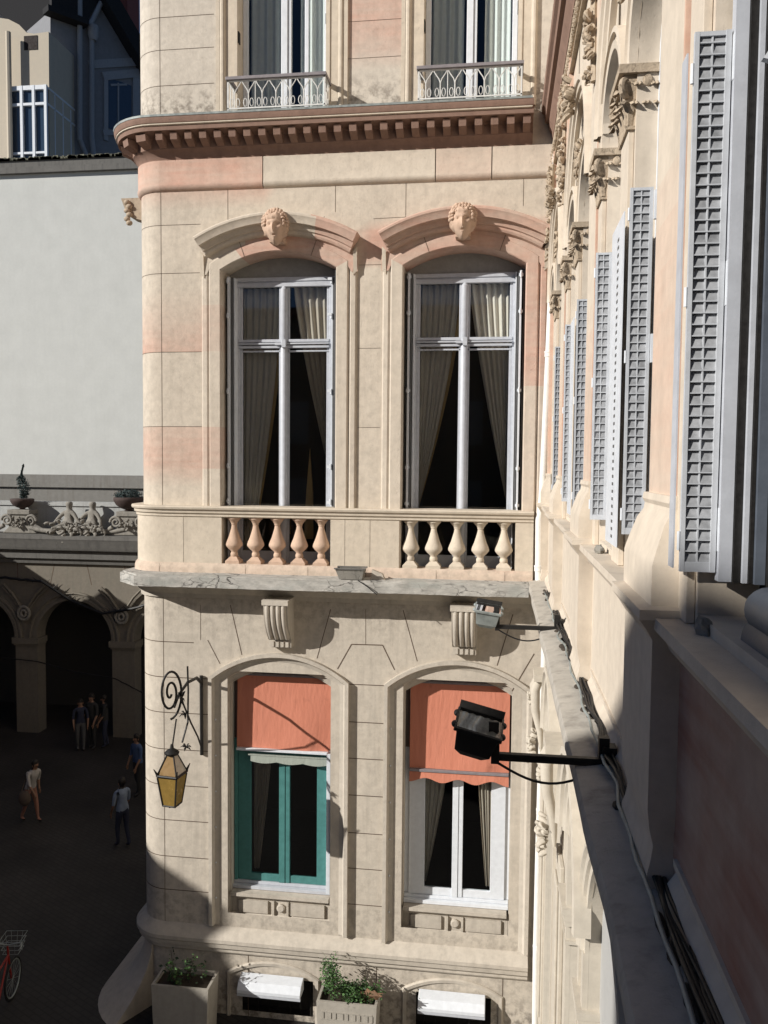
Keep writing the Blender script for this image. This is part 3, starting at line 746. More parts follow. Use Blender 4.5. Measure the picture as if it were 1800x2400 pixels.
# --- upper windows and iron balconies
def up_window(cx, idx):
    sr = MB(); 
    for sg in (-1, 1):
        x = cx + sg * .705
        sr.box((x, 12.97, 5.3), (x + sg * .06, 13.35, 9.2)); sr.box((x + sg * .06, 12.985, 5.3), (x + sg * .2, 13.02, 9.3))
        sr.tube([(x + sg * .235, 12.98, 5.36), (x + sg * .235, 12.98, 9.3)], .045, 10)
        sr.box((x + sg * .28, 12.96, 5.3), (x + sg * .34, 13.02, 9.3)) if not (idx and sg == 1) else None
    sr.box((cx - .97, 12.95, 9.2), (cx + .97, 13.3, 9.5))
    so = sr.build('window_surround', 'trim', cb, smooth=30)
    if idx: clipx(so, .74)
    y = 13.3; fr = MB()
    fr.box((cx - .07, y - .07, 5.3), (cx + .03, y + .03, 9.2)); fr.box((cx + .035, y - .05, 5.3), (cx + .085, y + .03, 9.2))
    for sg in (-1, 1): fr.box((cx + sg * .70, y - .04, 5.3), (cx + sg * .62, y + .03, 9.2))
    if idx == 0: fr.box((cx + .3, y - .02, 5.3), (cx + .36, y + .03, 9.2)); 
    for a, b in ((-.62, -.07), (.085, .62)): fr.box((cx + a, y - .03, 5.3), (cx + b, y + .03, 5.62))
    fo = fr.build('window', ['white'], cb, bevel=.005)
    g = MB()
    for a, b in ((-.62, -.07), (.085, .62)): g.face([(cx + a, y, 5.6), (cx + b, y, 5.6), (cx + b, y, 9.2), (cx + a, y, 9.2)])
    g.build('glass_pane', 'glassblue', fo)
    hn = MB(); hn.box((cx - .745 + .04, 13.0, 6.55), (cx - .69, 13.09, 6.72)); hn.box((cx + .69, 13.0, 6.75), (cx + .70, 13.1, 6.9)); hn.build('shutter_hinge', 'iron', fo)
    # iron balcony
    br = MB(); yf = 12.62; x0, x1 = cx - .74, cx + .76; zb = 5.36; zt = 5.82
    for x in (x0, x1): br.box((x - .012, yf, zb), (x + .012, yf + .02, zt)); 
    br.box((x0, yf + .002, zb + .015), (x1, yf + .018, zb + .035)); br.box((x0, yf + .002, zt - .04), (x1, yf + .018, zt - .02))
    nb = 7; st_ = (x1 - x0) / nb
    for i in range(nb):
        xm = x0 + (i + .5) * st_; xe = x0 + i * st_
        br.tube([(xm, yf + .01, zb + .02), (xm, yf + .01, zb + .26)], .009, 6)
        br.tube([(xe, yf + .01, zb + .02), (xe, yf + .01, zt - .03)], .007, 6) if i % 2 == 0 else None
        for sg in (-1, 1):
            br.tube([(xm, yf + .01, zb + .24), (xm + sg * .02, yf + .01, zb + .30), (xm + sg * .07, yf + .01, zb + .37), (xm + sg * .105, yf + .01, zt - .03)], .008, 6)
            br.tube([(xm + sg * .05 + .028 * math.cos(a), yf + .01, zb + .11 + .06 * math.sin(a)) for a in [k * PI / 6 for k in range(13)]], .006, 5)
    for x in (x0, x1): 
        br.box((x - .01, yf, zt - .04), (x + .01, 13.0, zt - .02)); br.box((x - .01, yf, zb + .015), (x + .01, 13.0, zb + .035))
        for yy in (12.75, 12.87): br.box((x - .007, yy, zb + .03), (x + .007, yy + .014, zt - .03))
    ro = br.build('balcony_railing', 'railwhite', cb, smooth=40)
    hr = MB(); hr.box((x0 - .03, yf - .03, zt - .018), (x1 + .03, yf + .05, zt + .03)); hr.box((x1 - .04, yf + .052, zt - .018), (x1 + .03, 13.0, zt + .03)); hr.box((x0 - .03, yf + .052, zt - .018), (x0 + .04, 13.0, zt + .03))
    hr.build('handrail', 'railgrey', ro, bevel=.005)
up_window(-3.46, 0); up_window(-.545, 1)
for cx, lab in ((-3.46, 'upper left window'), (-.545, 'upper right window')):
    for a, b, side in ((-.62, -.12, 'left'), (.62, .20, 'right')):
        curt('pale straight curtain hanging on the %s side of the %s' % (side, lab), cx + a, cx + b, cx + b, 5.4, 9.2, 13.42, 'net', 4, 1, seed=9, group='pale curtains in the upper windows')
# --- basement windows: segmental stone arch, grille and little white awning box
for cx, half, zt, lit, lb in ((-3.58, .72, -8.45, 0, 'below the teal window, half in shade'), (-.62, .74, -8.45, 1, 'below the white window, in full sun')):
    a = MB(); surround(a, cx, half, -9.2, zt + .16, .2, [(0, 13.3), (0, 12.97), (.05, 12.96), (.07, 12.985), (.07, 13.0)]); 
    ao = a.build('basement_window', 'trim_low', cb, smooth=30)
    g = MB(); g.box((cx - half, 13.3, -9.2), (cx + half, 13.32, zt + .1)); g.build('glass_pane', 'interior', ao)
    g = MB()
    for i in range(8): g.tube([(cx - half + .1 + i * (2 * half - .2) / 7, 13.1, -9.15), (cx - half + .1 + i * (2 * half - .2) / 7, 13.1, zt)], .012, 6)
    g.box((cx - half, 13.09, -8.62), (cx + half, 13.11, -8.60)); g.build('grille', 'iron', ao)
    r = thing('awning_box', (cx, 12.9, zt - .3), 'small white metal awning box over the basement window ' + lb, 'awning box', 'awning boxes over the basement windows')
    b = MB(); w_ = .53
    b.prism([(cx - w_, 12.98, zt + .02), (cx - w_, 12.80, zt - .03), (cx - w_, 12.72, zt - .13), (cx - w_, 12.72, zt - .19), (cx - w_, 12.98, zt - .19)], (2 * w_, 0, 0)); b.build('cover', 'white', r, smooth=30, bevel=.01)
    b = MB(); b.box((cx - w_, 12.725, zt - .235), (cx + w_, 12.76, zt - .193)); b.build('front_bar', 'greypaint', r, bevel=.004)

# ================================================================== RIGHT WING (runs away from the camera)
WX = .75
rw = thing('side_wing', (WX, 6, GZ), 'long peach and cream wing seen edge-on with arched shuttered windows, pilasters and dark ledge', 'building')
TR = lambda p: Vector((p[1], p[0], p[2]))      # local (a along y, d = x, z)
wu = [(2.815, .46), (4.63, .50), (5.985, .455), (7.80, .50), (9.155, .455), (10.97, .50), (12.3, .42)]
SPR = 2.32
def arcwall(mb, x, a0, a1, z0, z1, holes, m=0, colf=None, back=None, zh0=None):
    """wall plane d=x with round-headed holes (centre, half, sill, spring)"""
    hs = sorted(holes); cur = a0
    def q(p0, p1, q0, q1):
        c = [colf(*p) for p in ((p0, q0), (p1, q0), (p1, q1), (p0, q1))] if colf else None
        mb.face([(p0, x, q0), (p1, x, q0), (p1, x, q1), (p0, x, q1)], m, c)
    for (c, h, sl_, sp_) in hs:
        if c - h > cur: q(cur, c - h, z0, z1)
        if sl_ > z0: q(c - h, c + h, z0, sl_)
        n = 14
        for i in range(n):
            t0, t1 = PI * i / n, PI * (i + 1) / n
            A = (c - h * math.cos(t0), sp_ + h * math.sin(t0)); B = (c - h * math.cos(t1), sp_ + h * math.sin(t1))
            mb.face([(A[0], x, A[1]), (B[0], x, B[1]), (B[0], x, z1), (A[0], x, z1)], m, [colf(A[0], A[1])] * 4 if colf else None)
        if back:
            P = [(c - h, sl_)] + [(c - h * math.cos(PI * i / 20), sp_ + h * math.sin(PI * i / 20)) for i in range(21)] + [(c + h, sl_)]
            A = [Vector((a, x, z)) for a, z in P]; B = [Vector((a, back, z)) for a, z in P]
            mb.bridge(A, B, m, False, (0, -.03, 0)); mb.face([A[0], A[-1], B[-1], B[0]], m)
        cur = c + h
    q(cur, a1, z0, z1)
rwm = MB(TR)
def rcol(a, z): return (.0 + .5 * max(0, math.sin(a * 1.9 + z * .35)), 0, 0)
arcwall(rwm, WX, -4, 12.99, -.62, 6.5, [(c, h, -.56, SPR) for c, h in wu], 0, rcol, back=WX + .22)
rwm.box((-4, WX, 6.5), (13, WX + .3, 11))
# dado and lower wall
rwm.box((-4, WX - .02, -1.78), (3.54, WX + .3, -.75), 1, (.9, 0, 0)); rwm.box((3.54, WX - .02, -1.78), (12.99, WX + .3, -.75), 1, (0, 0, 0))
lo = [(2.14, 1.15, -3.8), (5.32, 1.15, -3.8), (7.45, .55, -3.55), (10.65, .57, -3.6)]
arcwall(rwm, WX, -4, 12.99, GZ, -1.95, [(c, h, GZ, z) for c, h, z in lo], 2, None, back=WX + .10)
rwm.build('wall', ['render', 'dado', 'render_low'], rw, smooth=30)
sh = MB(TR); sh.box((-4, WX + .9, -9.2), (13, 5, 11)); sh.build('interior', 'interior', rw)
# sills / ledge
sl = MB(TR); sl.prism([(-4, WX - .13, -.602), (-4, WX - .13, -.65), (-4, WX - .09, -.68), (-4, WX - .06, -.74), (-4, WX, -.745), (-4, WX + .25, -.745), (-4, WX + .25, -.602)], (16.99, 0, 0))
sl.build('window_sill', 'dado', rw, smooth=30)
lg = MB(TR)
lgp = [(WX - .02, -1.72), (.50, -1.76), (.465, -1.77), (.455, -1.80), (.455, -1.86), (.47, -1.90), (.50, -1.93), (.54, -1.99), (.60, -2.05), (.66, -2.08), (.70, -2.15), (WX, -2.2)]
As = [-2 + .25 * i for i in range(60)]; As = [a for a in As if a < 12.8] + [12.99]
R_ = []
for a in As:
    R_.append([Vector((a, d - (.02 * noise.noise(Vector((a * 1.3, 0, 0))) if d < .6 else 0), z + (.008 * noise.noise(Vector((a * 2, d * 9, z))) if z > -1.8 else 0))) for d, z in lgp])
for A, B in zip(R_, R_[1:]): lg.bridge(A, B)
lgo = lg.build('ledge', 'ledge_stone', rw, smooth=30)
# small frame mouldings on the dado
dm = MB(TR)
for c0, c1 in ((-1, 3.4), (4.25, 6.55), (7.42, 9.72), (10.6, 12.6)):
    dm.box((c0, WX - .035, -1.60), (c1, WX - .02, -1.57)); dm.prism([(c0, WX - .02, -1.78), (c0, WX - .07, -1.78), (c0, WX - .06, -1.68), (c0, WX - .02, -1.62)], (c1 - c0, 0, 0))
dm.build('dado_moulding', 'dado', rw)
def leafwork(mb, c, size, n, seed, depth=.05, dirv=(-1, 0), m=0, squash=1.0):
    """a clump of curled leaves in relief: c=(a,d,z) centre, grows towards -d"""
    rd = random.Random(seed); c = Vector(c)
    for i in range(n):
        a0 = rd.uniform(0, 2 * PI); r0 = rd.uniform(.0, .75) * size
        p = c + Vector((math.cos(a0) * r0 * squash, -rd.uniform(.2, 1) * depth, math.sin(a0) * r0))
        L = size * rd.uniform(.3, .6); th = a0 + rd.uniform(-.5, .5); cur = rd.choice((-1, 1)) * rd.uniform(2, 4)
        pts = []; rr = []
        for k in range(6):
            t = k / 5; pts.append(p + Vector((0, -depth * (.3 + math.sin(t * PI) * .7), 0))); rr.append(size * .10 * (1 - .6 * t) * (.6 + .8 * math.sin(PI * min(1, t + .25))))
            p = p + Vector((math.cos(th) * squash, 0, math.sin(th))) * L / 5; th += cur * .25
        mb.tube(pts, rr, 6, m)
    return mb
# pilasters with pedestal; capital piers
for a0 in (.39, 3.56, 6.73, 9.90, 12.75):
    a1 = min(a0 + .53, 12.98); p = MB(TR)
    z = -.60
    def blk(d, z0, z1, e=0, c=None):
        p.box((a0, WX - d + .001, z0), (a0 + .02, WX + .02, z1), 0, (.9, -.06, 0)); p.box((a0 + .0201, WX - d, z0), (min(a1, 12.985), WX + .02, z1), 0, c)
    for k in range(26):
        z0 = -.12 + .2 * k; pk = .55 * max(0, math.sin(a0 * 2 + k * .33)) 
        blk(.05, z0, min(z0 + .2, 4.62), 0, (pk, 0, 0)) if z0 < 4.6 else None
    po = p.build('pilaster', ['render'], rw)
    pd = MB(TR)
    pr = [(.0, -.12), (.065, -.12), (.07, -.15), (.06, -.17), (.065, -.2), (.09, -.24), (.10, -.27), (.12, -.33), (.135, -.38), (.14, -.40), (.14, -.60), (0, -.60)]
    def ring(d, z): return [Vector((a0 - d * .8, WX, z)), Vector((a0 - d * .8, WX - d, z)), Vector((min(a1 + d * .8, 12.98), WX - d, z)), Vector((min(a1 + d * .8, 12.98), WX, z))]
    Rg = [ring(max(d, .001), z) for d, z in pr]
    for A, B in zip(Rg, Rg[1:]): pd.bridge(A, B)
    pd.face(Rg[0]); pd.build('pedestal', 'render', po, smooth=30)
    dd = MB(TR)
    pr = [(.15, -.56), (.19, -.57), (.19, -.61), (.16, -.65), (.13, -.70), (.13, -1.05), (.13, -1.40), (.12, -1.48), (.10, -1.56), (.11, -1.62), (.125, -1.67), (.12, -1.76)]
    Rg = [ring(d, z) for d, z in pr]
    for A, B in zip(Rg, Rg[1:]): dd.bridge(A, B)
    dd.face(Rg[0]); dd.build('dado_pilaster', 'dado', po, smooth=30)
def capital(mb, a0, a1, zt, d0=.0, seed=1, h=.33):
    """block capital on a pier spanning a0..a1, front at WX-d0"""
    e = .07; bck = WX + .2
    mb.box((a0 - e, WX - d0 - e, zt - .05), (a1 + e, bck, zt)); mb.box((a0 - e * .5, WX - d0 - e * .5, zt - .075), (a1 + e * .5, bck, zt - .05))
    A = [(a0 + .0, WX - d0, zt - h), (a1, WX - d0, zt - h), (a1, bck, zt - h), (a0, bck, zt - h)]
    B = [(a0 - e * .6, WX - d0 - e * .6, zt - .075), (a1 + e * .6, WX - d0 - e * .6, zt - .075), (a1 + e * .6, bck, zt - .075), (a0 - e * .6, bck, zt - .075)]
    mb.bridge([Vector(q) for q in A], [Vector(q) for q in B], 0, True)
    rd = random.Random(seed)
    def vol(aa, dd_, ia, id_):
        sp = []
        for k in range(18):
            t = k / 17; r = .062 * (1 - .82 * t); th = t * 3.4 * PI + .6
            sp.append((aa + ia * r * math.cos(th), dd_ + id_ * r * math.cos(th), zt - .125 + r * math.sin(th)))
        mb.tube(sp, [.02 * (1 - .3 * k / 17) for k in range(18)], 7)
    vol(a0 - .02, WX - d0 - .02, .7, .7); vol(a1 + .02, WX - d0 - .02, -.7, .7); vol(a0 - .02, WX + .12, .5, -.8)
    # acanthus leaves: broad at the foot, drooping tip, in two uneven tiers on both visible faces
    def leaf(p, out, side, hh, w_):
        p, out, side = Vector(p), Vector(out), Vector(side); n = 7; rows = []
        for k in range(n):
            t = k / (n - 1); z = hh * math.sin(t * 2.2) * .95; o = .012 + .075 * t ** 1.8; ww = w_ * (.55 + .6 * math.sin(PI * min(1, t * .95 + .1))) * (1 + .18 * (-1) ** k)
            c = p + out * o + Vector((0, 0, z)) + side * rd.uniform(-.004, .004)
            rows.append([c - side * ww - out * .016, c - side * ww * .4 + out * .006, c + out * .0 + Vector((0, 0, -.004)), c + side * ww * .4 + out * .006, c + side * ww - out * .016])
        for A_, B_ in zip(rows, rows[1:]): mb.bridge(A_, B_)
        mb.bridge([q - out * .012 for q in rows[-1]], rows[-1])
    for tier, (zz, hh) in enumerate(((zt - h + .0, .13), (zt - h + .10, .14))):
        n = 3 - tier
        for k in range(n):
            t = (k + .5) / n
            leaf((a0 + .002, lerp(WX - d0 - .01, WX + .15, t), zz), (-1, 0, 0), (0, 1, 0), hh, .042); leaf((lerp(a0, a1, t), WX - d0 + .002, zz), (0, -1, 0), (1, 0, 0), hh, .045)
        leaf((a0, WX - d0, zz), (-.75, -.75, 0), (.7, -.7, 0), hh * 1.05, .03); leaf((a1, WX - d0, zz), (.75, -.75, 0), (.7, .7, 0), hh * 1.05, .03)
    mb.ball((lerp(a0, a1, .5), WX - d0 - .055, zt - .09), (.03, .02, .035), seg=8, rings=6); mb.ball((a0 - .05, WX + .06, zt - .09), (.02, .03, .035), seg=8, rings=6)
    mb.box((a0 - .015, WX - d0 - .015, zt - h - .02), (a1 + .015, bck, zt - h))
piers = []
for k, (a0, a1) in enumerate(((5.18, 5.48), (6.48, 6.70), (8.35, 8.65), (9.65, 9.87), (11.52, 11.82), (3.31, 3.53))):
    if a1 - a0 < .1: continue
    mb = MB(TR); mb.box((a0, WX - .035, -.6), (a1, WX - .002, SPR - .32)); po = mb.build('pier', 'render', rw, bevel=.003); piers.append(po)
    mb = MB(TR); capital(mb, a0, a1, SPR, .035, seed=k); mb.build('capital', 'trim_cap', po, smooth=35) if True else None
# archivolts: small arches and the big relieving arch over each pair
am = MB(TR)
def archivolt(mb, c, r, z, prof, m=0):
    L = [[Vector((c - (r + w_) * math.cos(PI * i / 26), d, z + (r + w_) * math.sin(PI * i / 26))) for i in range(27)] for w_, d in prof]
    for A, B in zip(L, L[1:]): mb.bridge(A, B, m)
for c, h in wu:
    archivolt(am, c, h, SPR, [(0, WX), (0, WX - .05), (.05, WX - .055), (.055, WX - .035), (.09, WX - .04), (.095, WX - .065), (.13, WX - .06), (.13, WX)])
for c in (2.14, 5.31, 8.48, 11.65):
    archivolt(am, c, 1.10, SPR + .1, [(0, WX), (0, WX - .045), (.04, WX - .05), (.05, WX - .075), (.09, WX - .08), (.10, WX - .10), (.14, WX - .10), (.15, WX - .06), (.15, WX)])
am.build('arch_moulding', 'render', rw, smooth=30)
# carved ornaments: keystones, spandrels, frieze
for k, c in enumerate((5.31, 8.48, 11.5)):
    mb = MB(TR); leafwork(mb, (c, WX - .05, SPR + 1.2), .24, 26, 10 + k, .08); mb.build('carved_keystone', 'trim_cap', rw, smooth=50) 
    mb = MB(TR); leafwork(mb, (c, WX, SPR + .62), .22, 22, 20 + k, .04); mb.ball((c, WX - .01, SPR + .62), (.1, .03, .1)); mb.build('carved_rosette', 'trim_cap', rw, smooth=50)
for k, a in enumerate((3.82, 7.0, 10.16, 12.75)):
    mb = MB(TR)
    mb.tube([(a, WX - .055, 3.05), (a + .02, WX - .07, 3.6), (a, WX - .06, 4.4)], .035, 6)
    for j in range(7): leafwork(mb, (a + .03 * (-1) ** j, WX - .05, 3.12 + j * .2), .12 + .05 * (j % 3), 10, 30 + k * 7 + j, .05, squash=.8)
    mb.build('carved_festoon', 'trim_cap', rw, smooth=50)
fz = MB(TR)
rd = random.Random(4); a = 3.0
while a < 12.9:
    fz.box((a, WX - .06, 4.70), (a + .06, WX, 4.78)); fz.ball((a + .03, WX - .05, 4.62), (.028, .03, .045), seg=8, rings=6)
    leafwork(fz, (a + .03, WX - .04, 4.52), .06, 2, int(a * 100), .03); a += .105
fz.box((-3, WX - .04, 4.78), (12.99, WX, 4.82)); fz.box((-3, WX - .05, 4.42), (12.99, WX, 4.45)); fz.build('carved_frieze', 'trim_cap', rw, smooth=40)
cr = MB(TR)
pr = [(0, 4.82), (.06, 4.84), (.07, 4.92), (.11, 4.98), (.12, 5.08), (.17, 5.10), (.18, 5.20), (.22, 5.24), (.23, 5.31), (0, 5.34)]
cr.prism([(-3, WX - d, z) for d, z in pr], (15.98, 0, 0)); cr.build('cornice', 'brown', rw, smooth=30)
# lower arcade dressing
la = MB(TR)
for c, h, z in lo:
    archivolt(la, c, h, z, [(0, WX), (0, WX - .03), (.05, WX - .035), (.06, WX - .06), (.11, WX - .065), (.13, WX - .09), (.17, WX - .085), (.17, WX)])
    for e in (c - h - .06, c + h + .06): la.box((e - .06, WX - .045, GZ), (e + .06, WX - .001, z))
for c, z in ((7.45, -3.62), (10.65, -3.65)): archivolt(la, c, .86, z, [(0, WX), (0, WX - .06), (.06, WX - .065), (.07, WX - .10), (.13, WX - .11), (.15, WX - .14), (.22, WX - .13), (.22, WX)])
la.build('arch_moulding', 'render_low', rw, smooth=30)
for k, (e0, e1) in enumerate(((8.0, 8.45), (6.47, 6.86), (11.22, 11.7))):
    mb = MB(TR)
    for d, z0, z1 in ((.09, -4.31, -4.25), (.075, -4.37, -4.31), (.06, -4.42, -4.37), (.055, -4.60, -4.57)): mb.box((e0 - .02 - d * .3, WX - d, z0), (e1 + d * .3, WX + .11, z1))
    mb.build('impost', 'render_low', rw)
for k, c in enumerate((9.1, 12.1)):
    mb = MB(TR)
    pts = [(c, WX - .12, -3.00), (c, WX - .20, -3.2), (c, WX - .19, -3.5), (c, WX - .12, -3.8), (c, WX - .1, -4.1)]
    for o in (-.12, -.04, .04, .12): mb.tube([(q[0] + o, q[1], q[2]) for q in pts], [.05, .07, .065, .05, .02], 14)
    leafwork(mb, (c, WX - .12, -4.05), .26, 22, 50 + k, .09); leafwork(mb, (c, WX - .2, -3.35), .2, 14, 60 + k, .05); mb.box((c - .24, WX - .22, -3.06), (c + .24, WX, -2.96))
    mb.build('carved_console', 'render_low', rw, smooth=60)
    mb = MB(TR); mb.box((c - .30, WX - .05, GZ + .9), (c + .30, WX - .001, -4.25)); mb.box((c - .20, WX - .08, GZ + 1.2), (c + .20, WX - .051, -4.5)); mb.build('pilaster', 'render_low', rw, bevel=.01)
for c, h, z in lo:
    mb = MB(TR); P = [(c - h, GZ)] + [(c - h * math.cos(PI * i / 20), z + h * math.sin(PI * i / 20)) for i in range(21)] + [(c + h, GZ)]
    mb.face([Vector((a, WX + .09, zz)) for a, zz in P]); mb.build('door_panel', 'greyblind', rw)
# windows & shutters of the wing
def wing_window(c, h, near, k):
    mb = MB(TR); d = WX + .12; z0 = -.56
    prof = [(-.0, d + .08), (-.0, d), (-.035, d - .012), (-.04, d + .012), (-.07, d + .015), (-.075, d + .035)]
    for pm, (w0, w1, dd_) in enumerate(((0, -.03, d), (-.034, -.05, d + .02), (-.054, -.085, d + .01))):
        P0 = [(c - h - w0, z0)] + [(c - (h + w0) * math.cos(PI * i / 16), SPR + (h + w0) * math.sin(PI * i / 16)) for i in range(17)] + [(c + h + w0, z0)]
        P1 = [(c - h - w1, z0)] + [(c - (h + w1) * math.cos(PI * i / 16), SPR + (h + w1) * math.sin(PI * i / 16)) for i in range(17)] + [(c + h + w1, z0)]
        A, B = [Vector((a, dd_, z)) for a, z in P0], [Vector((a, dd_, z)) for a, z in P1]; D = [Vector((a, dd_ + .05, z)) for a, z in P1]
        mb.bridge(A, B, pm % 2 * 1); mb.bridge(B, D, pm % 2)
    mb.box((c - h, d + .03, 1.50), (c + h, d + .08, 1.58)); mb.box((c - .03, d + .02, z0), (c + .03, d + .09, 2.9)); mb.box((c - h, d - .01, z0), (c + h, d + .08, z0 + .08))
    o = mb.build('window', ['white', 'shutter_dark'], rw, smooth=30)
    g = MB(TR); g.face([(c - h, d + .06, z0), (c + h, d + .06, z0), (c + h, d + .06, 2.9), (c - h, d + .06, 2.9)]); g.build('glass_pane', 'glass', o)
def shutter(a, x0, x1, z0, z1, rows, cols=2, lean=0):
    """one folded leaf facing the camera: plane y=a, from x0 to x1"""
    mb = MB(); t = .014; fw = min(.016, (x1 - x0) * .16); y0, y1 = a, a + .02
    mb.box((x0, y0, z0), (x0 + fw, y1, z1)); mb.box((x1 - fw * 1.2, y0 - .004, z0), (x1, y1, z1))
    mb.box((x0 + fw, y0 + .001, z1 - fw), (x1 - fw * 1.2, y1, z1)); mb.box((x0 + fw, y0 + .001, z0), (x1 - fw * 1.2, y1, z0 + fw * 2.2))
    xa, xb = x0 + fw, x1 - fw * 1.2
    for i in range(1, cols): xm = lerp(xa, xb, i / cols); mb.box((xm - .003, y0 + .004, z0 + fw), (xm + .003, y1 - .002, z1 - fw))
    hz = (z1 - z0 - 2 * fw) / rows
    for i in range(rows):
        zc_ = z0 + fw * 2.2 + hz * i; jt = random.uniform(-.0015, .0025); j2 = random.uniform(-.06, .06)
        if zc_ > z1 - fw: break
        mb.prism([(xa, y0 + .005 + jt, zc_ + hz * .06), (xa, y0 + .014 + jt, zc_ + hz * (.86 + j2)), (xa, y0 + .017, zc_ + hz * (.86 + j2)), (xa, y0 + .008, zc_ + hz * .06)], (xb - xa, 0, 0), 1)
        mb.box((xa, y0 + .002, zc_ - hz * .05), (xb, y0 + .012, zc_ + hz * .05), 0)
    mb.box((xa, y1 - .003, z0 + fw), (xb, y1 + .002, z1 - fw), 1)
    o = mb.build('shutter', ['shutter', 'louvre'], rw)
    for z in (z0 + .08, lerp(z0, z1, .5), z1 - .18):
        hg = MB(); hg.box((x1 + .003, y0 - .022, z), (x1 + .02, y0 + .0, z + .16)); hg.build('hinge', 'white', o)
        hg = MB(); hg.tube([(x0 - .005, y0 + .005, z), (x0 - .005, y0 + .005, z + .07)], .007, 8); hg.build('hinge', 'white', o)
    return o
for k, (c, h) in enumerate(wu):
    if k: wing_window(c, h, k == 0, k)
shutter(3.22, .669, .795, -.39, 1.56, 46)
sh_edge = MB(); sh_edge.box((.648, 3.25, -.38), (.654, 3.33, 1.50)); sh_edge.box((.80, 3.19, -.42), (.846, 3.24, 2.6)); sh_edge.box((.848, 3.18, -.42), (.874, 3.23, 2.6), 1); sh_edge.box((.876, 3.16, -.42), (.893, 3.22, 2.6), 0); sh_edge.box((.895, 3.15, -.42), (.908, 3.21, 2.6), 1); sh_edge.box((.91, 3.13, -.42), (.945, 3.20, 2.6), 2); sh_edge.box((.947, 3.10, -.42), (1.25, 3.18, 2.6), 1)
sh_edge.build('shutter_frame', ['greypaint', 'iron', 'casement'], rw)  # black strips put the shade of the gaps between frame bars into colour
shutter(4.93, .70, .825, -.39, 1.56, 40)
e = MB(); e.box((.672, 4.96, -.47), (.678, 5.46, 1.44))
for i in range(40): e.box((.6705, 5.14, -.43 + i * .045), (.6722, 5.20, -.412 + i * .045), 1)
e.build('shutter_leaf', ['white', 'shutter_dark'], rw)
shutter(6.38, .672, .785, -.40, 1.56, 34)
shutter(8.12, .69, .80, -.40, 1.56, 30)
e = MB(); e.box((.668, 8.15, -.47), (.674, 8.5, 1.4)); e.build('shutter_leaf', ['white'], rw)
shutter(9.55, .69, .80, -.40, 1.56, 30); shutter(11.3, .69, .785, -.40, 1.56, 26)
# open casement next to the camera with its rounded weather bar
mb = MB()
def bar(x0, z0, w_, mm, y):      # mitred head of the casement: rises, then leans over into the room
    mb.prism([(x0, y, z0), (x0 + w_, y, z0 - w_ * .3), (x0 + w_ + .42, y, z0 - w_ * .3 + .62), (x0 + .42, y, z0 + .62 + w_ * .8)], (0, .03, 0), mm)
bar(.915, 1.32, .022, 1, 3.09); bar(.945, 1.30, .02, 0, 3.085); bar(.973, 1.28, .014, 1, 3.08); bar(.995, 1.24, .018, 0, 3.075); bar(.87, 1.40, .03, 0, 3.095)
mb.box((.955, 3.04, -.42), (1.25, 3.07, 1.3), 2)
mb.build('open_casement', ['white', 'iron', 'casement'], rw)  # black bars stand for dark gaps in the head mouldings
mb = MB(TR); pr = []
mb.tube([(2.30, .865, -.46), (2.82, .865, -.46), (2.87, .865, -.46), (2.90, .865, -.46)], [.075, .075, .06, .02], 20)
mb.tube([(2.30, .87, -.56), (2.83, .87, -.56), (2.88, .87, -.56), (2.91, .87, -.56)], [.085, .085, .07, .03], 20)
mb.build('weather_bar', 'casement', rw, smooth=50)
mb = MB(TR); mb.box((1.0, .78, -.62), (3.05, 1.0, -.585)); mb.build('inner_sill', 'dado', rw)
# rubble of broken stone on the sills
for k, (a, d, s_z) in enumerate(((3.12, .74, .04), (5.9, .69, .035), (3.05, .80, .03))):
    if k == 2: continue
    mb = MB(TR); mb.ball((a, d, -.58), (.05, .035, s_z), seg=10, rings=6, fn=lambda p, q: p * (1 + .45 * noise.noise(q * 3 + Vector((k, 0, 0)))))
    o = mb.build('stone_fragment', 'statue'); tag(o, ['jagged stone fragment under the nearest shutter on the sill', 'small stone fragment on the sill under the second shutter', 'flat stone chip beside the rounded blue weather bar'][k], 'stone')

# ================================================================== pipes, lights, cables
def pipe_thing(label, pts, r, joints, name='downpipe'):
    t = thing(name, pts[-1], label, 'downpipe')
    mb = MB(); mb.tube(pts, r, 16); mb.build('pipe', 'pipewhite', t, smooth=50)
    for z, x, y in joints:
        j = MB(); j.lathe([(r * 1.0, -.06), (r * 1.2, -.055), (r * 1.2, .0), (r * 1.28, .005), (r * 1.28, .03), (r * 1.0, .035)], (x, y, z), 16); j.build('collar', 'pipewhite', t, smooth=30)
    return t
Y1 = 12.86
pu = [at(u, v, Y1) for u, v in ((1309, 255), (1305, 330), (1300, 500), (1286, 830), (1276, 1050), (1270, 1170), (1263, 1220), (1262, 1360))]
pu = [pu[0] + Vector((.05, .02, .08))] + pu
pipe_thing('white painted downpipe in the corner beside the balustrade', pu, .052, [(at(1300, 490, Y1).z, at(1300, 490, Y1).x, Y1), (at(1286, 828, Y1).z, at(1286, 828, Y1).x, Y1), (at(1262, 1330, Y1).z, at(1262, 1330, Y1).x, Y1)])
Y2 = 12.84
pl = [at(u, v, Y2) for u, v in ((1278, 1440), (1274, 1600), (1267, 1830), (1262, 2000), (1256, 2250), (1254, 2420))]; pl.append(Vector((pl[-1].x, Y2, GZ)))
pipe_thing('white downpipe running to the ground below the balcony slab', pl, .050, [(at(1272, 1662, Y2).z, at(1272, 1662, Y2).x, Y2), (at(1266, 1900, Y2).z, at(1266, 1900, Y2).x, Y2), (at(1258, 2220, Y2).z, at(1258, 2220, Y2).x, Y2)])
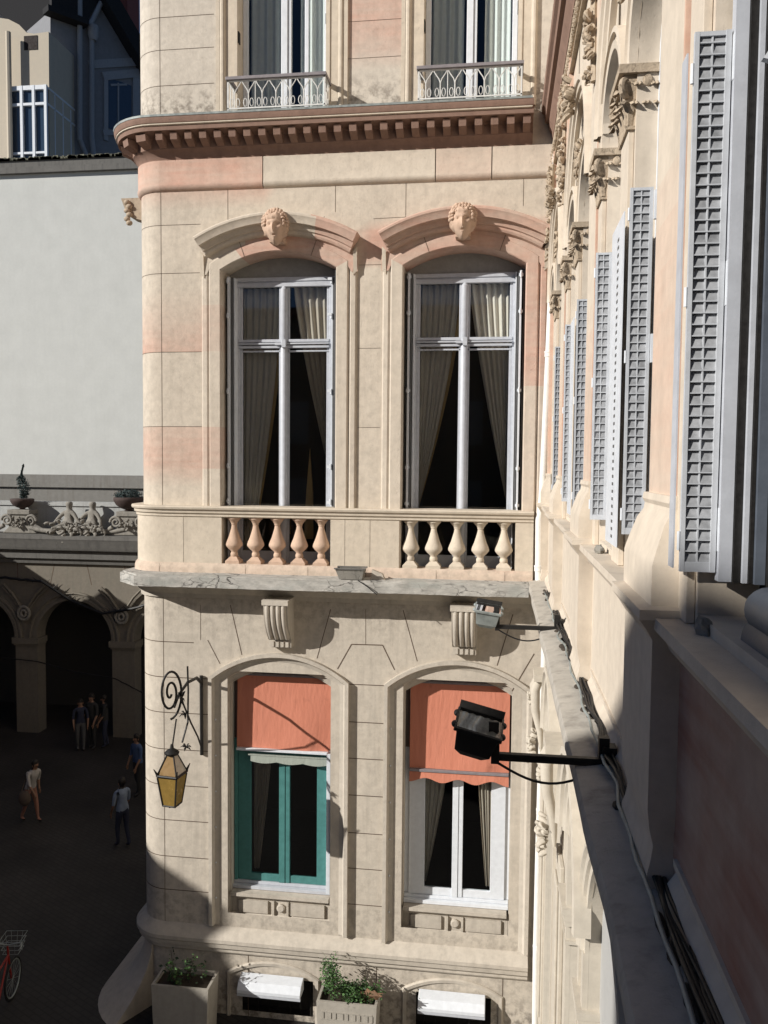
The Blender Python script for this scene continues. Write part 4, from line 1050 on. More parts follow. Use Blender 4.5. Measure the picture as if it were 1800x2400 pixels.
def floodlight(y, label, tilt, z=-1.735, xl=-.01, mat='iron'):
    t = thing('floodlight', (.66, y, z), label, 'floodlight', 'floodlights on arms from the ledge')
    mb = MB(); mb.box((xl, y - .022, z - .022), (.68, y + .022, z + .022)); mb.build('arm', 'iron', t, bevel=.004)
    mb = MB(); mb.box((.62, y - .05, z - .08), (.70, y + .05, z + .10)); mb.box((.60, y - .03, z + .03), (.66, y + .03, z + .15)); mb.build('wall_mount', 'iron', t)
    mb = MB(); mb.box((xl - .015, y - .03, z - .04), (xl + .035, y + .03, z + .13)); mb.box((xl - .03, y - .05, z + .11), (xl + .03, y - .03, z + .22)); mb.build('yoke', 'iron', t, bevel=.004)
    # housing: truncated pyramid opening upward and away, glass on top
    c = Vector((xl - .09, y, z + .17)); rot = Matrix.Rotation(math.radians(tilt), 3, 'Y') @ Matrix.Rotation(math.radians(13), 3, 'X')
    T = lambda p: c + rot @ (Vector(p) * .93)
    h = MB(T)
    def rg(wx, wy, zz): return [Vector((-wx, -wy, zz)), Vector((wx, -wy, zz)), Vector((wx, wy, zz)), Vector((-wx, wy, zz))]
    Rg = [rg(.07, .05, -.20), rg(.115, .09, -.15), rg(.135, .115, .0), rg(.155, .135, .005), rg(.155, .135, .03), rg(.14, .12, .035)]
    for A, B in zip(Rg, Rg[1:]): h.bridge(A, B, 0, True)
    h.face(Rg[0]); h.face(rg(.135, .115, .004), 1)
    for sx_ in (-1, 1):
        for yy in (-.07, .07): h.ball((sx_ * .155, yy, .017), (.022, .026, .022), 0, 10, 6)
    h.build('housing', [mat, 'reflector'], t, bevel=.004)
    r = MB(T); gx_ = 40; rows = []
    for jj in range(9):
        yy = -.108 + .216 * jj / 8
        rows.append([Vector((-.128 + .256 * i / gx_, yy, .012 + .010 * abs(math.sin((i / gx_ * 5 + .25 * math.sin(jj / 8 * PI)) * PI)) + .006 * math.sin(jj / 8 * PI))) for i in range(gx_ + 1)])
    for A, B in zip(rows, rows[1:]): r.bridge(A, B)
    r.build('reflector', 'reflector', t, smooth=50)
    g = MB(T); g.face(rg(.14, .12, .0335)); g.build('lens', 'lens', t)
    vz = MB(T); vz.bridge([Vector((-.15, .13, .03)), Vector((.15, .13, .03))], [Vector((-.15, .15, .075)), Vector((.15, .15, .075))]); vz.build('visor', 'iron', t)
    cbm = MB(); cbm.tube([(lerp(xl + .02, .62, i / 14), y - .02, z - .03 - .11 * math.sin(PI * i / 14)) for i in range(15)], .008, 8); cbm.build('cable', 'blackplastic', t)
    return t
floodlight(4.95, 'black floodlight on a long arm in front of the right orange awning', 14)
floodlight(9.0, 'smaller looking grey green floodlight on an arm beneath the balcony slab', 8, mat='zinc')
for k, (x0, r, lab) in enumerate(((.66, .013, 'thick black cable bundle lying in the gutter of the ledge'), (.62, .010, 'thin grey cable winding along the ledge beside the bundle'), (.69, .012, 'black cable pressed against the foot of the wing wall'))):
    rd = random.Random(k); pts = []
    a = 1.5
    while a < 11.4:
        pts.append((x0 + .045 * noise.noise(Vector((a * 2.1, k * 5, 0))), a, -1.72 + r + .02 + .012 * noise.noise(Vector((a * 2.5, k, 1))))); a += .15
    mb = MB(); mb.tube(pts, r, 8)
    if k == 0:
        for o in (.02, -.022): mb.tube([(p[0] + o * math.cos(i * .4), p[1], p[2] + .012 + .01 * math.sin(i * .4)) for i, p in enumerate(pts)], .010, 6)
    tag(mb.build('cable', 'blackplastic' if k != 1 else 'zinc', smooth=60), lab, 'cable', 'cables on the ledge')
mb = MB(); rd = random.Random(2)
for k in range(60):
    a = rd.uniform(2, 11.8); mb.ball((.665 + rd.uniform(-.04, .04), a, -1.735), (rd.uniform(.02, .05), rd.uniform(.04, .12), .02), seg=8, rings=5)
tag(mb.build('leaf_litter', 'litter'), kind='stuff')
# broken pot on the slab
t = thing('stone_trough', (-2.15, 12.5, -1.76), 'small grey broken stone trough on the edge of the balcony slab', 'trough')
mb = MB()
A = [Vector(p) for p in ((-2.40, 12.46, -1.76), (-2.05, 12.46, -1.76), (-2.05, 12.66, -1.76), (-2.40, 12.66, -1.76))]; B = [Vector(p) for p in ((-2.46, 12.43, -1.60), (-2.02, 12.43, -1.61), (-2.02, 12.7, -1.61), (-2.46, 12.7, -1.60))]
mb.bridge(A, B, 0, True); mb.face(A); mb.face([p - Vector((0, 0, .02)) for p in B]); mb.build('bowl', 'statue', t)
mb = MB(); mb.box((-2.475, 12.415, -1.605), (-2.005, 12.45, -1.585)); mb.box((-2.475, 12.69, -1.605), (-2.005, 12.72, -1.585)); mb.build('rim', 'dark_stone', t)
mb = MB(); mb.prism([(-1.93, 12.6, -1.77), (-1.72, 12.6, -1.77), (-1.76, 12.6, -1.68), (-1.92, 12.6, -1.62)], (0, .1, 0)); tag(mb.build('stone_fragment', 'trim_low'), 'wedge of stone right of the little trough on the slab', 'stone')
mb = MB(); mb.tube([(-2.1, 12.40, -1.76), (-1.95, 12.38, -1.85), (-1.8, 12.38, -1.97)], .008, 6); tag(mb.build('cable', 'blackplastic'), 'short black cable crossing the slab edge below the trough', 'cable')

# --- wall lantern
LY = 11.6; LX = -4.78
t = thing('wall_lantern', (LX, 13, -4.0), 'ornate black iron wall lantern with amber glass and scrolled bracket', 'lantern')
mb = MB()
def atl(u, v, y=LY + .1): return at(u, v, y)
lc = at(403, 1760, LY); zt = lc.z; lx = lc.x
mb.tube([(LX + .0, 12.96, -2.98 - .5), (LX, 12.97, -4.8)], .03, 8)               # wall bar
arm = [(LX, 12.97, -3.60), (LX + .02, 12.7, -3.45), (lerp(LX, lx, .5), 12.3, -3.42), (lerp(LX, lx, .85), 11.9, -3.5), (lx + .02, LY + .05, -3.62)]
mb.tube(arm, [.03, .027, .024, .02, .018], 8)
mb.tube([(LX, 12.97, -4.7), (LX, 12.8, -4.45), (lerp(LX, lx, .3), 12.45, -4.1), (lerp(LX, lx, .6), 12.1, -3.7), (lerp(LX, lx, .7), 12.0, -3.5)], .014, 8)
# big vertical scroll (spiral) drawn in the plane of the bracket
D_ = (Vector((lx, LY, 0)) - Vector((LX, 13, 0))).normalized()
cs_ = Vector((lerp(LX, lx, .86), lerp(12.97, LY, .86), -3.42))
sp = []
for k in range(60):
    th = -PI / 2 + k / 59 * 4.3 * PI; r = .40 * (1 - k / 59 * .9)
    sp.append(cs_ + Vector((-.05, -.1, 0)) + Vector((.36 * math.cos(th) * r, .3 * math.cos(th) * r, r * math.sin(th) * 1.0)))
mb.tube(sp, .018, 8)
mb.tube([cs_ + Vector((.14, .1, .36)), cs_ + Vector((.15, .1, 0)), cs_ + Vector((.14, .1, -.5)), Vector((lx + .12, LY + .1, zt + .1))], .014, 7)
mb.tube([cs_ + Vector((0, 0, -.42)), Vector((lx, LY, zt + .02))], .012, 7)
for q, s_k in ((cs_ + Vector((.08, .02, -.1)), 5), (Vector((lx + .18, LY + .1, zt + .03)), 6), (cs_ + Vector((.12, .05, -.35)), 7)):
    rd = random.Random(s_k)
    for k in range(9):
        d = Vector((rd.uniform(-1, 1), rd.uniform(-.5, .5), rd.uniform(-1, 1))).normalized() * rd.uniform(.05, .11); mb.tube([q, q + d * .6 + Vector((0, 0, .02)), q + d], [.012, .02, .004], 5, flat=.5)
mb.build('bracket', 'iron', t, smooth=50)
mb = MB()
def sq(h, z, rz=math.radians(38)): return [Vector((lx + h * math.cos(rz + PI / 2 * i) * 1.414, LY + h * math.sin(rz + PI / 2 * i) * 1.414, z)) for i in range(4)]
zA, zB, zC, zD = zt - .04, zt - .34, zt - .37, zt - .80
T0, T1 = sq(.05, zA), sq(.16, zB); L0, L1 = sq(.155, zC), sq(.10, zD)
for k in range(4):
    mb.tube([T0[k], T1[k]], .012, 6); mb.tube([L0[k], L1[k]], .013, 6)
    mb.tube([T1[k], T1[(k + 1) % 4]], .02, 6); mb.tube([L1[k], L1[(k + 1) % 4]], .014, 6)
    mb.tube([T1[k], T1[k] + Vector((0, 0, .03)), T1[k] * 1 + (T1[k] - Vector((lx, LY, zB))) * .2 + Vector((0, 0, .11))], [.012, .02, .006], 6)
mb.lathe([(.05, zA - .03), (.10, zA - .01), (.11, zA + .02), (.08, zA + .05), (.03, zA + .08), (.02, zA + .14)], (lx, LY, 0), 14)
mb.lathe([(.11, zD - .02), (.09, zD + .0)], (lx, LY, 0), 4)
mb.build('lantern_frame', 'iron', t, smooth=30)
g = MB(); 
for k in range(4): g.face([T0[k], T0[(k + 1) % 4], T1[(k + 1) % 4], T1[k]], 1 if k % 2 else 0)
g.build('roof_glass', ['darkamber', 'paleglass'], t)
g = MB()
for k in range(4): g.face([L0[k] * 1, L0[(k + 1) % 4], L1[(k + 1) % 4], L1[k]])
g.build('amber_glass', 'amber', t)

# ================================================================== planters
def planter(cx, y, label, plant_label, seed, lush):
    zt = -8.28; w2, d = .47, .5
    t = thing('planter', (cx, y, GZ), label, 'planter', 'planters in front of the corner building')
    mb = MB()
    A = [Vector(p) for p in ((cx - w2 + .04, y, GZ), (cx + w2 - .04, y, GZ), (cx + w2 - .04, y + d, GZ), (cx - w2 + .04, y + d, GZ))]
    B = [Vector((p.x + (.04 if p.x > cx else -.04), p.y, zt)) for p in A]
    mb.bridge(A, B, 0, True); Bi = [Vector((p.x + (-.04 if p.x > cx else .04), p.y + (.04 if p.y < y + .1 else -.04), zt)) for p in B]
    mb.bridge(B, Bi, 0, True); mb.bridge(Bi, [p - Vector((0, 0, .08)) for p in Bi], 0, True); mb.build('box', 'planterbox', t)
    mb = MB(); mb.face([p - Vector((0, 0, .06)) for p in Bi]); mb.build('soil', 'soil', t)
    if lush:
        mb = MB(); mb.box((cx - w2 + .07, y - .008, zt - .16), (cx + w2 - .07, y - .001, zt - .145)); mb.box((cx - w2 + .07, y - .008, zt - .28), (cx + w2 - .07, y - .001, zt - .265))
        for i in range(9): mb.box((cx - w2 + .09 + i * .095, y - .01, zt - .26), (cx - w2 + .12 + i * .095 + .02 * (i % 2), y - .002, zt - .165))
        mb.build('relief_panel', 'planterbox', t)
    # plant
    p = thing('leafy_plant', (cx, y + d / 2, zt - .06), plant_label, 'plant')
    rd = random.Random(seed); st = MB(); lf = MB()
    n = 46 if lush else 14
    for i in range(n):
        b = Vector((cx + rd.uniform(-w2 + .1, w2 - .1), y + rd.uniform(.08, d - .08), zt - .05))
        left = max(0, min(1, (cx + .05 - b.x) / .4)) if lush else rd.random()
        H = (.14 + .42 * left * rd.uniform(.6, 1)) if lush else rd.uniform(.15, .45)
        tip = b + Vector((rd.uniform(-.14, .14), rd.uniform(-.14, .1), H)); mid = (b + tip) / 2 + Vector((rd.uniform(-.05, .05), rd.uniform(-.05, .05), .04))
        st.tube([b, mid, tip], [.006, .005, .003], 5)
        for k in range(75 if lush else 14):
            q = b.lerp(tip, rd.uniform(.25, 1.05)) + Vector((rd.gauss(0, .045), rd.gauss(0, .045), rd.gauss(0, .03)))
            s = rd.uniform(.008, .030) * (1 if lush else 1.7); a = rd.uniform(0, 6.28); nrm = Vector((math.cos(a), math.sin(a) - .4, rd.uniform(.2, 1.4))).normalized()
            u = nrm.cross(Vector((0, 0, 1))).normalized(); v = nrm.cross(u)
            lf.face([q - u * s, q + v * s * .55 + nrm * s * .2, q + u * s, q - v * s * .55 + nrm * s * .2], 0 if rd.random() < (.75 if lush else .35) else 1)
    st.build('stem', 'soil', p); lf.build('leaves', ['leaf', 'leaf2'], p, doubles=False)
c1 = (at(345, 2330, 12.2).x + at(497, 2330, 12.2).x) / 2; c2 = (at(738, 2360, 12.2).x + at(886, 2365, 12.2).x) / 2
planter(c1, 12.2, 'pale planter box in the shade at the rounded foot of the building', 'sparse dark plant in the shaded planter', 3, False)
planter(c2, 12.2, 'concrete planter box with relief band standing in the sun', 'dense bushy green plant filling the sunlit planter', 4, True)
mb = MB(); rl = []
for i in range(9):
    t_ = i / 8; w_ = .09 * math.sin(PI * min(1, t_ * .9 + .08)) * (1 + .25 * (-1) ** i); cpt = Vector((c2 + .12 + .42 * t_, 12.38 - .06 * t_, -8.30 + .24 * t_ - .12 * t_ * t_))
    rl.append([cpt + Vector((-.3, .1, 1)).normalized() * w_, cpt + Vector((0, -.025, 0)), cpt - Vector((-.3, .1, 1)).normalized() * w_])
for A, B in zip(rl, rl[1:]): mb.bridge(A, B)
mb.tube([(c2 + .1, 12.4, -8.34), (c2 + .3, 12.36, -8.18), (c2 + .55, 12.32, -8.14)], .006, 5)
tag(mb.build('dry_leaf', 'dryleaf'), 'large withered brown leaf hanging over the right edge of the sunlit planter', 'leaf')

# ================================================================== ARCADE across the back
AY = 26.0
ar = thing('arcade_building', (-13, AY, GZ), 'dim stone arcade with round arches, dark cornice and statues on its parapet', 'building')
TA = None
mb = MB(lambda p: Vector((p[0], p[1], p[2])))
def aw(x0, x1, z0, z1, holes):
    hs = sorted(holes); cur = x0
    def q(a, b, c, d): mb.face([(a, AY, c), (b, AY, c), (b, AY, d), (a, AY, d)])
    for c, h, sp_ in hs:
        q(cur, c - h, z0, z1)
        for i in range(18):
            t0, t1 = PI * i / 18, PI * (i + 1) / 18
            A = (c - h * math.cos(t0), sp_ + h * math.sin(t0)); B = (c - h * math.cos(t1), sp_ + h * math.sin(t1))
            mb.face([(A[0], AY, A[1]), (B[0], AY, B[1]), (B[0], AY, z1), (A[0], AY, z1)])
        P = [(c - h, GZ)] + [(c - h * math.cos(PI * i / 20), sp_ + h * math.sin(PI * i / 20)) for i in range(21)] + [(c + h, GZ)]
        A = [Vector((a, AY, z)) for a, z in P]; B = [Vector((a, AY + .5, z)) for a, z in P]; mb.bridge(A, B)
        cur = c + h
    q(cur, x1, z0, z1)
ah = [(-14.0 + 3.45 * k, 1.33, -5.95) for k in (-2, -1, 0, 1, 2)]
aw(-24, -4.5, GZ, -3.3, ah)
for xa, z0, z1 in ((-16.0, -4.0, -3.4), (-14.75, -4.1, -3.4), (-13.45, -4.1, -3.4), (-12.2, -4.0, -3.4)):
    d = .08 if z0 < -4.05 else 0; sgn = -1 if xa < -14 else 1
    mb.face([(xa + sgn * d - .012 - sgn * .1 * 0, AY - .003, z0), (xa + sgn * d + .012, AY - .003, z0), (xa + sgn * d * -1 + .012, AY - .003, z1), (xa + sgn * d * -1 - .012, AY - .003, z1)], 1)
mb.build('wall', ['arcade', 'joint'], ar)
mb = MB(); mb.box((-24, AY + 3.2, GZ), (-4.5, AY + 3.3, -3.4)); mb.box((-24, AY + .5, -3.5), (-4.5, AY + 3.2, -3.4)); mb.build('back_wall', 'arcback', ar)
for c, h, sp_ in ah:
    mb = MB(); L = [[Vector((c - (h + w_) * math.cos(PI * i / 24), d, sp_ + (h + w_) * math.sin(PI * i / 24))) for i in range(25)] for w_, d in ((0, AY), (0, AY - .05), (.10, AY - .06), (.12, AY - .03), (.2, AY - .04), (.22, AY - .09), (.28, AY - .08), (.28, AY))]
    for A, B in zip(L, L[1:]): mb.bridge(A, B)
    o = mb.build('arch_moulding', 'arcade', ar, smooth=30)
for k in range(-2, 3):
    xm = -14.0 + 3.45 * (k + .5)
    mb = MB(); mb.box((xm - .47, AY - .10, -6.15), (xm + .47, AY + .5, -5.95)); mb.box((xm - .43, AY - .05, -6.22), (xm + .43, AY + .5, -6.15)); mb.build('impost', 'arcade', ar)
    mb = MB()       # ring boss with crossed ribbons between the arches
    yy = AY - .10; zc_ = -5.1
    mb.tube([(xm + .20 * math.cos(a), yy - .03, zc_ + .22 * math.sin(a)) for a in [i * PI / 9 for i in range(19)]], .055, 8)
    mb.tube([(xm + .09 * math.cos(a), yy - .05, zc_ + .11 * math.sin(a)) for a in [i * PI / 6 for i in range(13)]], .045, 8)
    mb.build('ring_boss', 'statue', ar, smooth=50)
    mb = MB()
    for sg in (-1, 1):
        mb.tube([(xm + sg * .10, yy, zc_ + .18), (xm + sg * .42, yy, zc_ + .65), (xm + sg * .72, yy, zc_ + .95)], .045, 6)
        mb.tube([(xm + sg * .16, yy + .03, zc_ + .14), (xm + sg * .50, yy + .03, zc_ + .58), (xm + sg * .82, yy + .03, zc_ + .86)], .03, 6)
    mb.build('carved_ribbon', 'arcade', ar, smooth=50)
mb = MB(); pr = [(0, -3.42), (.12, -3.40), (.15, -3.3), (.25, -3.22), (.28, -2.95), (.42, -2.92), (.48, -2.80), (.52, -2.60), (.55, -2.55), (.55, -2.44), (0, -2.40)]
mb.prism([(-24, AY - d, z) for d, z in pr], (19.5, 0, 0)); mb.build('cornice', 'dark_stone', ar, smooth=30)
mb = MB(); mb.box((-24, AY + .35, -2.42), (-4.5, AY + .6, -1.5)); mb.box((-24, AY + .3, -1.5), (-4.5, AY + .65, -1.36)); mb.build('parapet', 'arcpar', ar)
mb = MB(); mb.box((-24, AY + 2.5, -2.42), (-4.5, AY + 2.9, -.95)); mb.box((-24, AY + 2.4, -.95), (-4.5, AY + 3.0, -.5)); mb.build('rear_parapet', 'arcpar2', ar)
mb = MB(); mb.face([(-24, AY - .1, -2.405), (-4.5, AY - .1, -2.405), (-4.5, AY + 8, -2.405), (-24, AY + 8, -2.405)]); mb.build('terrace_roof', 'dark_stone', ar)
# parapet sculpture
def skin_obj(name, pts, edges, mats, parent=None, matfn=None, sub=2):
    me = bpy.data.meshes.new(name); L = rootloc(parent)
    me.from_pydata([Vector(p[:3]) - L for p in pts], edges, []); o = bpy.data.objects.new(name, me); C.objects.link(o)
    sk = o.modifiers.new('skin', 'SKIN')
    for i, p in enumerate(pts):
        sv_ = me.skin_vertices[0].data[i]; r = p[3]; sv_.radius = (r, r) if not isinstance(r, tuple) else r; sv_.use_root = (i == 0)
    sb = o.modifiers.new('sub', 'SUBSURF'); sb.levels = sub; sb.render_levels = sub
    dg = bpy.context.evaluated_depsgraph_get(); nm = bpy.data.meshes.new_from_object(o.evaluated_get(dg)); o.modifiers.clear(); o.data = nm; nm.name = name
    nm.materials.clear()
    for m_ in mats: nm.materials.append(M[m_])
    for p in nm.polygons:
        p.use_smooth = True
        if matfn: p.material_index = matfn(p.center + L)
    if parent: o.parent = parent
    return o
PT = -2.40
def scroll(mb, p, r, sgn, n=2.2, th=.06):
    pts = []
    for k in range(28):
        t = k / 27; a = t * n * 2 * PI; rr = r * (1 - .85 * t); pts.append((p[0] + sgn * rr * math.cos(a), p[1], p[2] + rr * math.sin(a)))
    mb.tube(pts, [th * (1 - .4 * k / 27) for k in range(28)], 8)
def group_base(cx, y, label):
    t = thing('scrolled_pedestal', (cx, y, PT), label, 'pedestal')
    mb = MB(); mb.prism([(cx - .62, y - .2, PT), (cx + .62, y - .2, PT), (cx + .40, y - .2, PT + .18), (cx + .33, y - .2, PT + .62), (cx - .33, y - .2, PT + .62), (cx - .40, y - .2, PT + .18)], (0, .4, 0)); mb.box((cx - .40, y - .26, PT + .62), (cx + .40, y + .26, PT + .78)); mb.build('block', 'statue', t, bevel=.02)
    mb = MB()
    for sg in (-1, 1): scroll(mb, (cx + sg * .42, y - .22, PT + .42), .20, sg, 1.8, .05); mb.tube([(cx + sg * .55, y - .2, PT + .25), (cx + sg * .8, y - .2, PT + .12), (cx + sg * 1.2, y - .2, PT + .08)], [.08, .07, .04], 8)
    leafwork(mb, (cx, y - .2, PT + .38), .26, 20, int(cx * 10) % 50, .10); mb.build('volutes', 'statue', t, smooth=50); return t
ux = at(300, 1180, AY).x; vx = at(52, 1160, AY).x; px_ = at(165, 1220, AY).x
group_base(ux + .1, AY + .0, 'weathered scrolled stone pedestal under the round potted urn beside the rounded corner')
group_base(vx, AY + .0, 'weathered scrolled pedestal under the pot with the tall narrow shrub')
def urn(cx, y, z, r, label, plant, plabel):
    t = thing('urn', (cx, y, z), label, 'urn'); k_ = .56 if plant == 'round' else .44; mb = MB()
    mb.lathe([(q * k_ * 1.05, h_ * k_) for q, h_ in ((.20, 0), (.26, .03), (.16, .08), (.42, .18), (.66, .36), (.80, .60), (.82, .72), (.80, .80), (.72, .82))], (cx, y, z), 22); mb.build('bowl', 'terracotta', t, smooth=45)
    p = thing('shrub', (cx, y, z + .7), plabel, 'plant')
    rd = random.Random(5); lf = MB(); s_ = MB(); s_.tube([(cx, y, z + .3), (cx, y, z + .6)], .03, 6); s_.build('stem', 'soil', p)
    N_ = 1500
    for k in range(N_):
        d = Vector((rd.gauss(0, 1), rd.gauss(0, 1), rd.gauss(0, 1))).normalized() * rd.uniform(.6, 1)
        if plant == 'round': q = Vector((cx, y, z + .52)) + Vector((d.x * .47, d.y * .4, d.z * .20)) * rd.uniform(.85, 1.15)
        else:
            hh = rd.random(); rr = .23 * (math.sin(PI * min(1, hh * 1.1 + .12)) ** .7) * (1 if hh < .66 else .35) * rd.uniform(.7, 1.15); q = Vector((cx + .03 + .05 * math.sin(hh * 7), y, z + .36 + hh * 1.12)) + Vector((d.x * rr, d.y * rr, d.z * .05))
        s = rd.uniform(.015, .05); u = Vector((rd.uniform(-1, 1), rd.uniform(-1, 1), rd.uniform(-1, 1))).normalized(); v = u.cross(d).normalized()
        lf.face([q - u * s, q - v * s * .5, q + u * s, q + v * s * .5])
    lf.build('crown', 'leafteal', p, doubles=False)
    return t
urn(ux + .02, AY, PT + .78, .86, 'dark terracotta urn on the pedestal next to the rounded stone corner', 'round', 'low rounded dark shrub in the urn beside the rounded corner')
urn(vx, AY, PT + .78, .72, 'dark red brown urn on the left pedestal before the blank wall', 'tall', 'tall narrow blue green shrub rising from the left urn')
def putto(cx, y, label, mir):
    t = thing('statue', (cx, y, PT), label, 'statue', 'seated child statues on the parapet'); s = mir
    z = PT
    pts = [(cx, y, z + .30, .17), (cx, y, z + .52, .16), (cx, y - .02, z + .72, .13), (cx, y - .02, z + .82, .07), (cx, y - .03, z + .98, .14), (cx, y - .03, z + 1.08, .11),
           (cx + s * .2, y - .1, z + .66, .075), (cx + s * .38, y - .2, z + .45, .06), (cx + s * .55, y - .25, z + .30, .045), (cx - s * .2, y - .1, z + .66, .075), (cx - s * .35, y - .2, z + .46, .06), (cx - s * .42, y - .3, z + .32, .045),
           (cx + .13, y - .2, z + .28, .12), (cx + .22, y - .42, z + .20, .09), (cx + .25, y - .42, z - .0 + .04, .06), (cx - .13, y - .2, z + .28, .12), (cx - .28, y - .4, z + .22, .09), (cx - .36, y - .42, z + .04, .06)]
    ed = [(0, 1), (1, 2), (2, 3), (3, 4), (4, 5), (2, 6), (6, 7), (7, 8), (2, 9), (9, 10), (10, 11), (0, 12), (12, 13), (13, 14), (0, 15), (15, 16), (16, 17)]
    skin_obj('body', pts, ed, ['statue'], t)
    mb = MB()
    mb.tube([(cx - 1.25 + 2.5 * i / 16, y - .28, PT + .20 - .10 * math.sin(PI * (i % 8) / 8)) for i in range(17)], .075, 8)
    leafwork(mb, (cx, y - .3, PT + .15), .5, 30, 9, .12, squash=1.6)
    mb.build('garland', 'statue', t, smooth=50)
putto(px_ - .02, AY, 'seated stone child with garland between the two urns', 1)
putto(px_ + .75, AY + .1, 'stone child turned away beside the round headed one on the parapet', -1)
# ivy / cable hanging on the arcade
for k, (pts, lab) in enumerate(((((-16.5, -3.9), (-15, -4.0), (-14, -4.6), (-12.9, -5.0), (-11.8, -4.8), (-10.6, -4.4)), 'dark creeper stem sagging under the arcade cornice'), (((-16.9, -6.6), (-15.2, -6.7), (-13.9, -7.0), (-12.5, -7.15), (-11.5, -7.6), (-10.5, -7.7)), 'thin dark cable sagging across the arcade arches'))):
    mb = MB(); P = []
    for (x0, z0), (x1, z1) in zip(pts, pts[1:]):
        for i in range(8): P.append((lerp(x0, x1, i / 8), AY - .2, lerp(z0, z1, i / 8) + .03 * noise.noise(Vector((x0 + i, k, 0)))))
    mb.tube(P, .045 if k == 0 else .02, 6)
    if k == 0:
        rd = random.Random(3)
        for q in P[6:-4]:
            for j in range(3):
                d = Vector((rd.uniform(-.25, .25), rd.uniform(-.05, .02), rd.uniform(-.12, .18))); mb.tube([q, Vector(q) + d * .5, Vector(q) + d], [.02, .012, .004], 4)
    tag(mb.build('creeper' if k == 0 else 'cable', 'iron'), lab, 'creeper' if k == 0 else 'cable')

# ================================================================== blank wall and buildings behind
bw = thing('blank_walled_building', (-18, 34, GZ), 'tall building with a plain pale grey windowless wall', 'building')
mb = MB(); mb.box((-34, 34, GZ), (-6.5, 40, 12.2)); mb.build('wall', 'blank', bw)
mb = MB(); mb.box((-34, 33.8, 12.2), (-6.5, 40.1, 12.45)); mb.box((-34, 33.9, 12.45), (-6.5, 40, 12.75)); mb.build('coping', 'dark_stone', bw)
mb = MB(); rd = random.Random(8)
for i in range(260):
    x = rd.uniform(-22, -14.5); s = rd.uniform(.05, .16); mb.box((x, 33.82, 12.74), (x + s, 34.1, 12.76 + rd.uniform(.02, .12)))
mb.build('moss', 'mossy', bw)
# far building
fb = thing('glazed_house', (-27, 50, GZ), 'far house with sunlit beige tower, white framed glazed porch and dark slate roof', 'house')
yb = 48.0
def ap(u, v, y=yb): return at(u, v, y)
a_, b_, c_ = ap(28, 205), ap(115, 205), ap(0, 130)
top = [ap(u, v) for u, v in ((-60, -20), (0, 42), (20, 45), (45, 58), (62, 76), (80, 79), (114, 74))]
mb = MB(); poly = [Vector((top[0].x, yb, ap(0, 420).z))] + top + [ap(115, 205), Vector((ap(115, 205).x, yb, ap(0, 420).z))]
xR = poly[-1].x
mb.face(poly); B = [p + Vector((0, 3.0, 0)) for p in poly]; mb.bridge(poly, B, 0, True)
mb.build('tower', 'beige', fb)
mb = MB(); P = [at(u, v, 54) for u, v in ((-120, 100), (117, 100), (117, -200), (-120, -200))]
mb.prism(P, (0, 4, 0)); mb.build('rear_roof', 'slate', fb)
mb = MB(); q0, q1 = ap(57, 118), ap(88, 83); mb.box((q0.x, yb - .03, q0.z), (q1.x, yb + .1, q1.z)); mb.build('window', 'brickdark', fb)
# glazed porch
mb = MB(); g0, g1 = ap(33, 388), ap(114, 205); y0 = yb - .35
mb.box((g0.x, y0 - .05, g1.z - .25), (g1.x, y0 + .1, g1.z)); mb.box((g0.x, y0 - .05, g1.z - 1.15), (g1.x, y0 + .1, g1.z - 1.0)); mb.box((g0.x, y0 - .05, g0.z + .5), (g1.x, y0 + .1, g0.z + .62))
for i in range(4): x = lerp(g0.x, g1.x, i / 3); mb.box((x - .08, y0 - .07, g0.z - 2), (x + .08, y0 + .1, g1.z))
for i in range(1, 5): yy = y0 + i * .95; mb.box((g1.x - .08, yy - .04, g0.z - 2), (g1.x + .06, yy + .04, g1.z - .1 * i))
for zz in (g1.z - .15, g1.z - 1.1): mb.box((g1.x - .04, y0, zz), (g1.x + .06, y0 + 3.9, zz + .12))
go = mb.build('glazed_porch', 'white', fb)
mb = MB(); mb.box((g0.x, y0 + .11, g0.z - 2), (g1.x - .1, y0 + 3.8, g1.z - .01)); mb.build('glass_pane', 'darkglass', go)
# shaded wall turned away from the sun
O = Vector((xR + .02, 51.0, 0)); dW = Vector((.6, .8, 0)); nW = Vector((.8, -.6, 0))
def onw(u, v, off=0):
    c = Vector(((u - 900) / f, (1200 - v) / f, -1)); r = Vector((c.dot(Xc), c.dot(Yc), c.dot(Zc))); P0 = O + nW * off
    return r * (P0.dot(nW) / r.dot(nW))
mb = MB(); P = [onw(118, 420), onw(118, 25), onw(195, -10), onw(240, -60), onw(345, 160), onw(345, 420)]
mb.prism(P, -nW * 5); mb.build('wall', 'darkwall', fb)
mb = MB()
def strip(p, q, w_, th, off=.0, m=0):
    a = onw(*p, off); b = onw(*q, off); d = (b - a).normalized(); n = d.cross(nW).normalized() * w_ / 2
    mb.prism([a - n, b - n, b + n, a + n], nW * th, m)
strip((236, -10), (345, 175), 1.0, .9); strip((100, 28), (195, 62), .35, .8); 
mb.build('roof', 'slate', fb)
mb = MB(); P = [onw(116, 30), onw(195, 60), onw(240, -20), onw(240, -120), onw(116, -120)]; mb.prism(P, nW * .3); mb.build('roof_slope', 'slate', fb)
mb = MB(); strip((247, 178), (247, 330), .28, .12); strip((318, 170), (318, 330), .5, .12); strip((240, 180), (325, 172), .5, .14); strip((240, 312), (325, 312), .35, .16); strip((208, 152), (330, 145), .5, .10)
wo = mb.build('window', 'darktrim', fb)
mb = MB(); strip((276, 190), (276, 308), 1.9, .05); mb.build('glass_pane', 'darkglass', wo)
